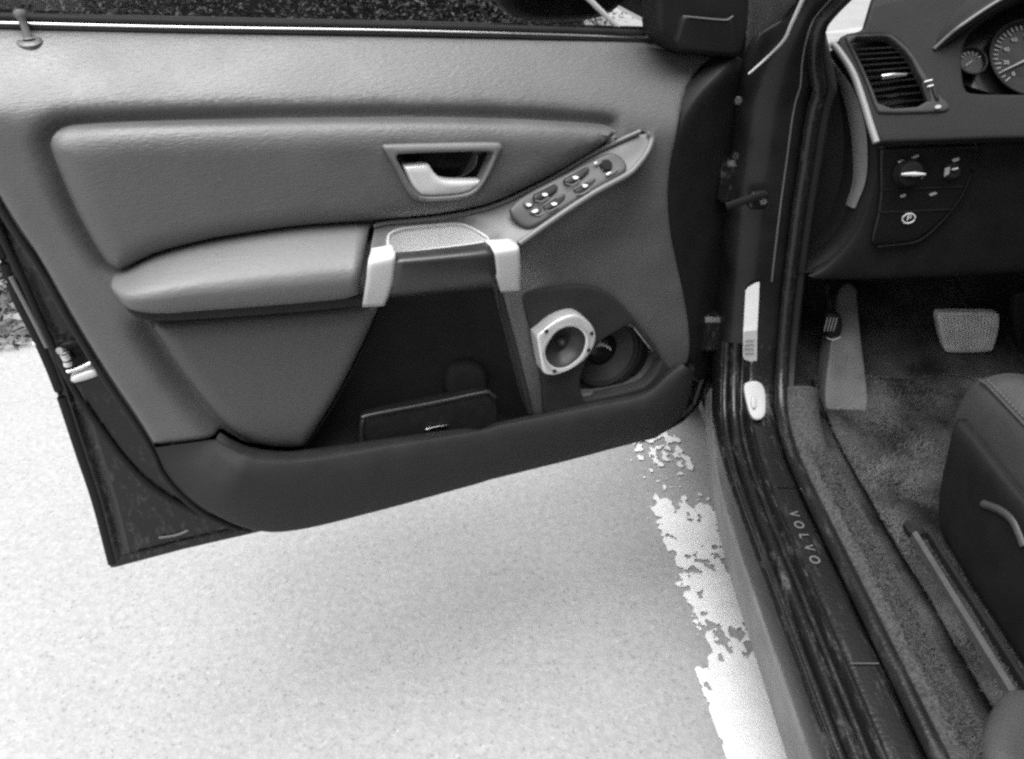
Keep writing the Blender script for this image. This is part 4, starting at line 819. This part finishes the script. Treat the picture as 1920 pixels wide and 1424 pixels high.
# ------------------------------------------------------------------ cabin
DASH = empty('dashboard', (1.0, 1.4, .7), 0, CAR)
tag(DASH, 'dark grey dashboard with air vent, gauges and light switches')
def W(name, outline, material, normal, parent=DASH, **k): return patch(name, outline, material, parent, normal=normal, world=True, **k)
FN = (0, -1, .88)
VENT = [(0.5355,1.3746,1.0892),(0.5459,1.3759,1.0906),(0.5929,1.3765,1.0913),(0.6038,1.3752,1.0899),(0.6168,1.3697,1.0836),(0.6337,1.355,1.0669),(0.6492,1.3301,1.0386),(0.6632,1.3078,1.0133),(0.675,1.2959,0.9997),(0.6764,1.2935,0.997),(0.667,1.2923,0.9956),(0.5805,1.2917,0.9949),(0.5774,1.2935,0.997),(0.5654,1.321,1.0283),(0.5485,1.3526,1.0641)]
CLUS = [(0.7132,1.3162,1.0228),(0.7122,1.3453,1.0558),(0.7207,1.3697,1.0836),(0.7439,1.3882,1.1046),(0.7899,1.4093,1.1286),(0.8623,1.4319,1.1542),(0.9336,1.4445,1.1685),(1.0373,1.4445,1.1685),(1.107,1.4068,1.1257),(1.1134,1.3575,1.0696),(1.0693,1.3102,1.016),(0.9597,1.309,1.0146),(0.7914,1.3096,1.0153),(0.7199,1.3102,1.016)]
FACE = [(0.5168,1.366,1.0794),(0.5274,1.3783,1.0934),(0.5619,1.382,1.0976),(0.5705,1.3975,1.1151),(0.5815,1.4193,1.1399),(0.5964,1.4445,1.1685),(0.6594,1.4635,1.1902),(0.7818,1.4699,1.1974),(0.8697,1.4763,1.2047),(1.0437,1.4763,1.2047),(1.1583,1.4445,1.1685),(1.1728,1.3575,1.0696),(1.1594,1.2627,0.962),(1.1594,1.2627,0.962),(0.8006,1.2621,0.9613),(0.5714,1.2562,0.9546),(0.5665,1.2568,0.9553),(0.5549,1.303,1.0078),(0.5379,1.3404,1.0503)]
W('dash_face', FACE, 'dash', FN, holes=[VENT, CLUS], bulge=(.004, .006), step=.014, skirt=.012, cuts=1, flat=True)
# raised surround of the vent
W('vent_surround', [(0.5286,1.3699,1.0899),(0.534,1.373,1.0934),(0.5954,1.3742,1.0948),(0.6071,1.3724,1.0927),(0.6337,1.354,1.0718),(0.6531,1.3274,1.0415),(0.6711,1.3046,1.0156),(0.6865,1.2938,1.0034),(0.6848,1.2879,0.9966),(0.6735,1.2849,0.9933),(0.5764,1.2831,0.9913),(0.5701,1.2867,0.9953),(0.5584,1.3165,1.0292),(0.543,1.3455,1.0621)], 'vsur', FN, holes=[[(0.5344,1.3687,1.0885),(0.5907,1.3705,1.0906),(0.6016,1.3693,1.0892),(0.6297,1.3492,1.0663),(0.6448,1.3213,1.0347),(0.651,1.3177,1.0306),(0.6545,1.2926,1.002),(0.577,1.2885,0.9973),(0.5651,1.3165,1.0292),(0.5483,1.3479,1.0649)]], bulge=(.004, .004), step=.006, skirt=.01, cuts=1)
W('vent_duct', [(0.5426,1.4136,1.0881),(0.6128,1.4149,1.0895),(0.6382,1.4079,1.0816),(0.6609,1.3797,1.0495),(0.6973,1.3272,0.9899),(0.6878,1.3211,0.983),(0.5889,1.3205,0.9823),(0.5719,1.3611,1.0283)], 'gloss', FN, step=.02, cuts=1)
tl, tr = np.array([(0.5418,1.3731,1.0814),(0.5557,1.3511,1.0563),(0.569,1.3256,1.0274),(0.5827,1.2979,0.9959)]), np.array([(0.6139,1.3756,1.0842),(0.6353,1.3547,1.0605),(0.6476,1.3316,1.0342),(0.6573,1.3015,1)])
La, Ra = crom(tl, 12), crom(tr, 12)
for k in range(1, 11):
    a, b = La[k], Ra[k]; d = np.array((0, .62, -.2)) * .018
    V = [a, b, b + d, a + d, a + (0, .001, -.0022), b + (0, .001, -.0022), b + d + (0, 0, -.0015), a + d + (0, 0, -.0015)]
    make('vent_slat', V, [(0, 1, 2, 3), (7, 6, 5, 4), (0, 4, 5, 1), (3, 2, 6, 7), (0, 3, 7, 4), (1, 5, 6, 2)], 'slat', DASH, True, 30)
tube('vent_tab', [(0.582,1.3233,1.0399),(0.599,1.3251,1.042),(0.6227,1.3263,1.0433)], [.0042, .0042, .0018], 'chrome', DASH, True)
W('vent_wheel_panel', [(0.6435,1.3179,1.0338),(0.6589,1.3203,1.0365),(0.6749,1.2892,1.0012),(0.6696,1.2869,0.9985),(0.6546,1.2869,0.9985),(0.6482,1.3023,1.0161)], 'dash', FN, bulge=(.002, .003), step=.006, cuts=1)
W('vent_wheel', [(0.6577,1.3079,1.027),(0.6629,1.3091,1.0283),(0.6695,1.2954,1.0128),(0.6631,1.2918,1.0087)], 'black', FN, bulge=(.003, .004), step=.004, cuts=1)
for q in ([(0.646,1.3111,1.0351),(0.6589,1.3135,1.0378)], [(0.6504,1.3057,1.029),(0.6598,1.3075,1.0311)]): tube('vent_mark', q, .0011, 'white', DASH, True, n=6)
W('vent_mark', [(0.6584,1.2844,1.0048),(0.6686,1.2861,1.0068),(0.6698,1.2826,1.0027),(0.6604,1.2808,1.0007)], 'grey', FN, step=.004, cuts=1)
# lighter rib along the left edge of the dash
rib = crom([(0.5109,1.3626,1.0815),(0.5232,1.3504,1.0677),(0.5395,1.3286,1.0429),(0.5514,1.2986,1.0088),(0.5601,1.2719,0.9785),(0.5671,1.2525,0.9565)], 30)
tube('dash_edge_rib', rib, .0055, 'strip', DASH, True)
# instrument cluster
W('cluster_back', [(0.7071,1.3364,1.0003),(0.7287,1.4301,1.1068),(0.795,1.4621,1.1431),(0.9231,1.488,1.1725),(1.1539,1.488,1.1725),(1.1469,1.3364,1.0003)], 'gloss', FN, step=.03, cuts=1)
W('cluster_hood', [(0.6715,1.3577,1.076),(0.6833,1.3524,1.0941),(0.7021,1.3491,1.1131),(0.7543,1.3587,1.1468),(0.8238,1.3766,1.1747),(0.8919,1.3887,1.1884),(0.9233,1.4511,1.2063),(0.8607,1.4542,1.1947),(0.778,1.4445,1.1685),(0.7122,1.4068,1.1257),(0.679,1.3759,1.0906)], 'dash', (0, -.3, 1), step=.012, bulge=(.004, .006), skirt=.01, cuts=1)
tube('hood_edge', crom([(0.6703,1.3554,1.0764),(0.6848,1.3512,1.0959),(0.7008,1.3467,1.1135),(0.753,1.3563,1.147),(0.8223,1.3742,1.1749)], 30), .0028, 'podgrey', DASH, True)
fx = np.array((1., 0, 0)); fy = np.array((0, .88, 1.)) / math.hypot(.88, 1); fn = np.array((0, -1, .88)) / math.hypot(1, .88)
def ring(name, c, r, rad, material, a0=0, a1=360):
    an = np.radians(np.linspace(a0, a1, 60)); tube(name, [c + r * (math.cos(t) * fx + math.sin(t) * fy) for t in an], rad, material, DASH, True, n=8)
g1 = np.array([(0.7406,1.3678,1.0541)][0]); g2 = np.array([(0.8359,1.3709,1.0577)][0])
lathe('gauge_dial', [(0, 0), (.020, 0), (.022, .004)], g1, fn, 'gloss', DASH, True)
lathe('gauge_dial', [(0, 0), (.060, 0), (.064, .006)], g2, fn, 'gloss', DASH, True)
ring('gauge_ring', g1 + fn * .005, .023, .0016, 'dash'); ring('gauge_ring', g2 + fn * .006, .066, .0022, 'dash')
for k in range(33):
    a = R(222 - k * 8.2); d = math.cos(a) * fx + math.sin(a) * fy; L = .011 if k % 4 == 0 else .007
    tube('gauge_tick', [g2 + fn * .002 + d * .059, g2 + fn * .002 + d * (.059 - L)], .0009, 'needle', DASH, True, n=4)
for k in range(9):
    a = R(222 - k * 32.8); d = math.cos(a) * fx + math.sin(a) * fy
    text('gauge_numeral', str(k * 20), .010, frame(g2 + fn * .002 + d * .040, fx, fy), 'needle', DASH, True, ext=.0003)
d = math.cos(R(206)) * fx + math.sin(R(206)) * fy
tube('gauge_needle', [g2 + fn * .006 - d * .01, g2 + fn * .006 + d * .056], [.0022, .001], 'needle', DASH, True, n=6)
for k in range(6):
    a = R(150 - k * 24); d = math.cos(a) * fx + math.sin(a) * fy
    tube('gauge_tick', [g1 + fn * .002 + d * .018, g1 + fn * .002 + d * .013], .0008, 'needle', DASH, True, n=4)
d = math.cos(R(220)) * fx + math.sin(R(220)) * fy
tube('gauge_needle', [g1 + fn * .004, g1 + fn * .004 + d * .015], .0009, 'needle', DASH, True, n=5)
# dash top running forward to the windscreen
loft('dash_top', [[(.665, 1.44, 1.14), (.67, 1.50, 1.12), (.70, 1.63, 1.08)], [(.68, 1.40, 1.115), (.70, 1.49, 1.13), (.75, 1.64, 1.09)], [(.80, 1.42, 1.14), (.82, 1.5, 1.155), (.88, 1.66, 1.10)], [(1.1, 1.42, 1.14), (1.1, 1.5, 1.155), (1.1, 1.68, 1.10)], [(2.1, 1.42, 1.10), (2.1, 1.48, 1.11), (2.05, 1.6, 1.08)]], 'dash', DASH, True, sharp=70)
# lower dash
LOW = [(0.5885,1.3,0.94),(0.5885,1.3,0.94),(0.8255,1.3,0.9486),(1.1953,1.3,0.9486),(1.2937,1.3,0.7473),(1.0691,1.3,0.7271),(0.8855,1.3,0.7149),(0.756,1.3,0.7067),(0.6436,1.3,0.7025),(0.5111,1.3,0.7025),(0.5456,1.3,0.719),(0.5749,1.3,0.7572),(0.5933,1.3,0.8021),(0.5966,1.3,0.8693)]
W('knee_panel', LOW, 'black', (0, -1, 0), bulge=(.006, .02), step=.02, cuts=1, skirt=.03)
loft('knee_panel_underside', [[(.50, 1.30, .715), (.9, 1.30, .72), (1.25, 1.30, .74)], [(.52, 1.42, .70), (.9, 1.42, .70), (1.25, 1.42, .72)], [(.52, 1.60, .78), (.9, 1.62, .8), (1.25, 1.6, .8)]], 'black', DASH, True)
W('light_switch_panel', [(0.5899,1.288,0.9365),(0.5944,1.288,0.9391),(0.7433,1.288,0.945),(0.7478,1.288,0.9416),(0.7496,1.288,0.9018),(0.7463,1.288,0.866),(0.7334,1.288,0.8311),(0.711,1.288,0.799),(0.6942,1.288,0.7837),(0.676,1.288,0.7769),(0.6269,1.288,0.772),(0.6127,1.288,0.774),(0.6131,1.288,0.8478)], 'gloss', (0, -1, 0), bulge=(.004, .006), step=.008, cuts=1)
tube('panel_edge', crom([(0.7472,1.287,0.9419),(0.7495,1.287,0.9003),(0.7462,1.287,0.8646),(0.7334,1.287,0.8296),(0.7115,1.287,0.7956),(0.6947,1.287,0.7802),(0.676,1.287,0.7753),(0.6271,1.287,0.7695)], 40), .0018, 'dash', DASH, True)
for q in ([(0.6057,1.283,0.8704),(0.746,1.283,0.8767)], [(0.6132,1.283,0.832),(0.7346,1.283,0.8376)]): tube('panel_seam', q, .0012, 'black', DASH, True, n=6)
kb = np.array([(0.6421,1.28,0.9007)][0])
lathe('light_switch_knob', [(0, .016), (.014, .016), (.019, .014), (.021, .006), (.024, 0)], kb, (0, -1, .15), 'black', DASH, True)
tube('knob_grip', [kb + (-.019, -.019, .003), kb + (0, -.021, .004), kb + (.019, -.019, .003)], [.002, .004, .002], 'lever', DASH, True, n=8)
lathe('dimmer_wheel', [(0, .006), (.010, .006), (.013, .002), (.014, 0)], np.array([(0.7154,1.282,0.9019)][0]), (0, -1, .15), 'dash', DASH, True, n=24)
def mark(q, material='grey', nm='switch_mark'): W(nm, q, material, (0, -1, .2), step=.004, cuts=0, skirt=.0006)
mark([(0.6228,1.2815,0.9177),(0.6329,1.2815,0.922),(0.6344,1.2815,0.9195),(0.6252,1.2815,0.9151)], 'white')
mark([(0.6423,1.2815,0.9255),(0.6523,1.2815,0.9298),(0.6549,1.2815,0.9264),(0.6458,1.2815,0.922)])
mark([(0.7087,1.2815,0.9212),(0.7186,1.2815,0.9255),(0.721,1.2815,0.9203),(0.7117,1.2815,0.9169)])
mark([(0.6971,1.2735,0.9097),(0.705,1.2735,0.9123),(0.7065,1.2735,0.901),(0.6997,1.2735,0.8949)])
mark([(0.708,1.2735,0.908),(0.7181,1.2735,0.9115),(0.7189,1.2735,0.9089),(0.7093,1.2735,0.9063)], 'white')
mark([(0.6406,1.2815,0.8619),(0.6484,1.2815,0.8655),(0.6505,1.2815,0.861),(0.6426,1.2815,0.8574)])
mark([(0.6873,1.2815,0.8646),(0.6986,1.2815,0.8682),(0.7005,1.2815,0.8646),(0.6903,1.2815,0.8601)])
mark([(0.669,1.2815,0.8673),(0.6764,1.2815,0.8691),(0.6769,1.2815,0.8673),(0.6695,1.2815,0.8655)], 'dash')
tube('knob_arc', crom([(0.6529,1.278,0.8828),(0.6622,1.278,0.8873),(0.6675,1.278,0.8935)], 8), .0011, 'grey', DASH, True, n=6)
pb = np.array([(0.665,1.2815,0.8223)][0])
tube('brake_symbol', [pb + .0105 * np.array((math.cos(t), 0, .8 * math.sin(t))) for t in np.linspace(0, 2 * math.pi, 30)[:-1]], .0012, 'white', DASH, True, n=6, closed=True)
text('brake_symbol', 'P', .015, frame(pb, (1, 0, 0), (0, 0, 1)), 'white', DASH, True, ext=.0004)
# rounded end of the dash by the door
E1 = crom([(0.5238,1.385,1.0731),(0.5545,1.345,1.0291),(0.5739,1.31,0.9815),(0.5886,1.297,0.9383),(0.5994,1.297,0.8748),(0.5934,1.3,0.8059),(0.5694,1.31,0.747),(0.5124,1.32,0.6975)], 50)
E2 = crom([(0.5221,1.4,1.0641),(0.5506,1.375,1.0214),(0.5689,1.35,0.97),(0.5811,1.34,0.92),(0.5889,1.34,0.8579),(0.5827,1.345,0.7937),(0.5576,1.35,0.7405),(0.5113,1.36,0.6943)], 50)
E3 = crom([(0.5178,1.41,1.0541),(0.5418,1.395,1.0131),(0.5585,1.378,0.9579),(0.5682,1.37,0.9088),(0.574,1.37,0.848),(0.5658,1.375,0.7875),(0.5434,1.38,0.7385),(0.503,1.385,0.6983)], 50)
mid = E1 * .45 + E2 * .55 + (-.004, -.010, .002)
loft('dash_end', [E1 + (.004, .012, 0), E1, E1 * .8 + E2 * .2 + (-.003, -.006, 0), mid, E2 + (-.004, -.004, 0), E2, E3], 'dash', DASH, True, sharp=60)
loft('dash_end_cap', [E3, E3 * .5 + np.array((.50, 1.40, .88)) * .5 + (-.008, -.004, 0), E3 * 0 + np.array((.49, 1.40, .88))], 'black', DASH, True, sharp=70)

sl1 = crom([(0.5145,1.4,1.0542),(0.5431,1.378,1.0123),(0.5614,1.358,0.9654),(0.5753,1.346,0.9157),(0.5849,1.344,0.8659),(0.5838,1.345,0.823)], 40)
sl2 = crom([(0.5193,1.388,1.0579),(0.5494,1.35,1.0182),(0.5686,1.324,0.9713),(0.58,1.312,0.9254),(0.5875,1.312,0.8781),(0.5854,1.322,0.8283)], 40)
loft('dash_side_highlight', [sl1 + (0, .006, 0), sl1 + (0, -.004, 0), sl1 * .5 + sl2 * .5 + (-.002, -.012, .001), sl2 + (0, -.008, 0), sl2 + (0, .006, 0)], 'strip', DASH, True, sharp=70)  # pale strip added as the highlight on the rounded dash end
# footwell
FLOOR = loft('floor_carpet', [[(x, y, z + .006 * math.sin(x * 19 + y * 13)) for y, z in ((.12, .40), (.5, .40), (.8, .40), (1.0, .405), (1.2, .41), (1.35, .44), (1.5, .53), (1.66, .70), (1.72, .95))] for x in np.linspace(.555, 1.25, 14)], 'carpet', CAR, True, sharp=70)
loft('tunnel', [[(1.14, 1.7, .42), (1.14, .2, .42)], [(1.16, 1.7, .66), (1.16, .2, .60)], [(1.24, 1.7, .70), (1.24, .2, .64)], [(1.5, 1.7, .70), (1.5, .2, .64)]], 'black', CAR, True)
loft('cabin_side', [[(2.2, 1.7, z), (2.2, -1.9, z)] for z in (.3, 1.05)], 'black', CAR, True)
loft('firewall', [[(.50, 1.73, .3), (2.2, 1.73, .3)], [(.50, 1.73, .99), (2.2, 1.73, .99)]], 'black', CAR, True)
FM = empty('floor_mat', (.8, 1.05, .41))
tag(FM, 'dusty worn carpet mat on the driver footwell floor', 'floor mat')
gx = np.linspace(.600, .99, 32); gy = np.linspace(.45, 1.36, 60)
fm = [[(x - .8, y - 1.05, .014 + (.0 if y < 1.2 else (y - 1.2) * .22) + .004 * math.sin(x * 31 + y * 9) * math.sin(y * 23 + 2) + .0025 * mnoise.noise(Vector((x * 40, y * 40, 1)))) for y in gy] for x in gx]
loft('mat', fm, 'carpet', FM, sharp=70, thick=.006)
# dead pedal
FR = empty('footrest', (.64, 1.3, .42), 0, CAR)
frp = [(0.6022,1.26,0.4267),(0.6706,1.26,0.4267),(0.6845,1.279,0.4459),(0.6843,1.324,0.4928),(0.6812,1.367,0.5398),(0.6803,1.411,0.5873),(0.681,1.447,0.6281),(0.6458,1.444,0.6248),(0.6312,1.396,0.5715),(0.6134,1.338,0.5086),(0.6014,1.295,0.4624)]
patch('tread', frp, 'footrest', FR, normal=(0, -1, .6), world=True, bulge=(.003, .006), step=.012, skirt=.05, cuts=1)
# small parking brake pedal
PB = empty('parking_brake_pedal', (.6, 1.38, .6), 0, CAR)
patch('pedal_pad', [(0.6023,1.375,0.5918),(0.607,1.375,0.5986),(0.6301,1.375,0.5964),(0.6393,1.375,0.5825),(0.6428,1.375,0.5473),(0.6302,1.375,0.5378),(0.6145,1.375,0.5425)], 'rubber', PB, normal=(0, -1, .3), world=True, bulge=(.006, .008), step=.006, skirt=.012)
for k in range(4):
    q = np.array([(0.6055,1.366,0.5918)][0]) + (.006 * k, 0, 0); tube('pad_rib', [q, q + np.array((0, .002, -.03))], .0014, 'grey', PB, True, n=6)
tube('pedal_arm', crom([(0.5963,1.385,0.6569),(0.6043,1.385,0.6278),(0.6166,1.385,0.5889)], 10), .005, 'jamb', PB, True)
tube('pad_edge', crom([(0.6126,1.366,0.5475),(0.6261,1.366,0.5427),(0.6393,1.366,0.5487)], 8), .0012, 'lever', PB, True, n=6)
# brake pedal
BP = empty('brake_pedal', (.92, 1.42, .55), 0, CAR)
pad = [(0.8425,1.42,0.5733),(0.849,1.42,0.5769),(0.9594,1.42,0.5757),(0.9694,1.42,0.5709),(0.9789,1.42,0.5349),(0.9818,1.42,0.4917),(0.9777,1.42,0.4841),(0.8929,1.42,0.4829),(0.8828,1.42,0.4879),(0.8587,1.42,0.5349)]
patch('pedal_pad', pad, 'pedal', BP, normal=(0, -1, .35), world=True, bulge=(.006, .009), step=.007, skirt=.014, cuts=1)
A, B = np.array([(0.8507,1.412,0.5727),(0.9542,1.412,0.5727)]), np.array([(0.8868,1.412,0.495),(0.9676,1.412,0.4962)])
for k in range(16):
    f = k / 15; a = A[0] * (1 - f) + A[1] * f; b = B[0] * (1 - f) + B[1] * f
    tube('pad_rib', [a, (a + b) / 2 + (0, -.001, 0), b], .0017, 'pedal', BP, True, n=6)
tube('pedal_arm', crom([(0.9395,1.44,0.5486),(0.9032,1.44,0.5905),(0.8604,1.44,0.6428)], 12), .008, 'jamb', BP, True)
# accelerator pedal
AP = empty('accelerator_pedal', (1.05, 1.45, .5), 0, CAR)
patch('pedal_pad', [(0.9801,1.42,0.6062),(0.9953,1.42,0.6235),(1.0442,1.42,0.6177),(1.0931,1.42,0.4472),(1.0446,1.42,0.4601)], 'rubber', AP, normal=(0, -1, .4), world=True, bulge=(.005, .008), step=.01, skirt=.012)
# steering wheel
ST = empty('steering_wheel', (.96, 1.02, .96), 0, CAR)
sa = np.array((0, -.85, .5)); sa /= np.linalg.norm(sa); s1 = np.array((1., 0, 0)); s2 = np.cross(sa, s1); cw = np.array((.98, 1.03, .97))
tube('rim', [cw + .185 * (math.cos(t) * s1 + math.sin(t) * s2) for t in np.linspace(0, 2 * math.pi, 65)[:-1]], .015, 'black', ST, True, closed=True)
lathe('hub', [(0, .0), (.06, -.004), (.085, -.02), (.09, -.05), (.05, -.12), (.045, -.3)], cw, sa, 'black', ST, True)
for t in (0, math.pi, -math.pi / 2): tube('spoke', [cw - sa * .02 + .06 * (math.cos(t) * s1 + math.sin(t) * s2), cw + .18 * (math.cos(t) * s1 + math.sin(t) * s2)], .014, 'black', ST, True)

# driver seat
SEAT = empty('driver_seat', (.95, .7, .42), 0, CAR)
tag(SEAT, 'grey leather driver seat with stitched side bolster')
prof = [(.700, .50), (.686, .56), (.681, .62), (.682, .665), (.688, .682), (.702, .694), (.73, .70), (.77, .69), (.81, .672), (.95, .664), (1.09, .672), (1.13, .69), (1.17, .70), (1.21, .67), (1.215, .55)]
pr = chaikin(prof, 2, False); rows = []
for y, dz, ins_ in ((.40, 0, 0), (.55, 0, 0), (.75, -.004, 0), (.90, -.002, 0), (.97, -.004, .002), (1.00, -.010, .006), (1.018, -.03, .014), (1.022, -.06, .02), (1.015, -.13, .03)):
    rows.append([(.95 + (x - .95) * (1 - ins_), y, .5 + (z - .5) * (1 + dz * 4)) for x, z in pr])
loft('cushion', rows, 'seat', SEAT, True, sharp=60)
tube('seam', [(.6875, y, .6825 - (.004 if y > .98 else 0)) for y in np.linspace(.42, 1.0, 30)], .0022, 'seat', SEAT, True, n=8)
for k in range(60):
    y = .50 + k * .0082
    box('stitch', (.6905, y, .6875), (.0016, .0052, .0014), 'podgrey', SEAT, True, bev=.0004)
SS = [(0.672,0.9927,0.6158),(0.672,0.9938,0.6092),(0.672,0.9862,0.5749),(0.672,0.9771,0.5202),(0.672,0.9665,0.4798),(0.672,0.9426,0.4471),(0.672,0.9213,0.439)]
ss = [tuple(p) for p in SS] + [(.672, .80, .43), (.672, .45, .44), (.672, .45, .62), (.672, .80, .612)]
patch('side_shield', ss, 'black', SEAT, normal=(-1, 0, 0), world=True, bulge=(.010, .02), step=.015, skirt=.03, cuts=1)
tube('shield_trim', crom([(0.664,0.8627,0.5582),(0.664,0.828,0.5767),(0.664,0.8019,0.5828),(0.664,0.7799,0.5768),(0.664,0.7654,0.5699)], 20), .0065, 'seat', SEAT, True)
loft('backrest', [[(.70, .46, .62), (.69, .36, .66), (.69, .20, 1.2), (.80, .17, 1.36), (1.1, .17, 1.36), (1.21, .20, 1.2), (1.21, .36, .66), (1.20, .46, .62)], [(.70, .26, .60), (.69, .20, .66), (.69, .08, 1.2), (.80, .06, 1.36), (1.1, .06, 1.36), (1.21, .08, 1.2), (1.21, .20, .66), (1.20, .26, .60)]], 'seat', SEAT, True, thick=.06)
loft('seat_base', [[(.70, 1.0, .40), (.70, .4, .40)], [(.69, .99, .52), (.69, .4, .52)]], 'black', SEAT, True)
for xx, w_, m_ in ((.628, .010, 'slat'), (.652, .008, 'dash')):
    box('seat_rail', (xx, .71, .432), (w_, .46, .022), m_, SEAT, True, bev=.003)
box('rail_end', (.632, .945, .436), (.026, .03, .020), 'dash', SEAT, True, bev=.006)
# carpeted pillar foot at the rear of the opening
patch('pillar_trim', [(.592, .622, .465), (.555, .585, .468), (.523, .545, .470), (.515, .50, .47), (.52, .26, .47), (.60, .26, .47), (.66, .40, .46), (.66, .60, .46), (.62, .63, .462)], 'seat', CAR, normal=(0, 0, 1), world=True, bulge=(.02, .03), step=.012, skirt=.05, cuts=1)

# carpet pile
def pile(name, n, x, y, zf, L, material, parent, off=(0, 0, 0), seed=1):
    r = np.random.default_rng(seed); X = r.uniform(*x, n); Y = r.uniform(*y, n); Z = zf(X, Y)
    a = r.uniform(0, 2 * math.pi, n); ln = L * r.uniform(.6, 1.4, n); w = .0011
    tip = np.stack([X + np.cos(a) * ln * .8, Y + np.sin(a) * ln * .8, Z + ln * r.uniform(.25, .9, n)], 1)
    b0_ = np.stack([X - np.sin(a) * w, Y + np.cos(a) * w, Z], 1); b1_ = np.stack([X + np.sin(a) * w, Y - np.cos(a) * w, Z], 1)
    V = np.stack([b0_, b1_, tip], 1).reshape(-1, 3) - np.array(off)
    o = make(name, V, [(3 * i, 3 * i + 1, 3 * i + 2) for i in range(n)], material, parent, parent is CAR, 180)
    return tag(o, kind='stuff')
pile('carpet_pile', 38000, (.600, .99), (.46, 1.36), lambda X, Y: .425 + np.maximum(Y - 1.2, 0) * .22, .009, 'pile', FM, (.8, 1.05, .41), 4)
pile('sill_pile', 20000, (.494, .562), (.30, 1.16), lambda X, Y: np.interp(X, [.49, .51, .535, .556, .566], [.462, .476, .472, .45, .41]), .005, 'carpet2', CAR, seed=9)
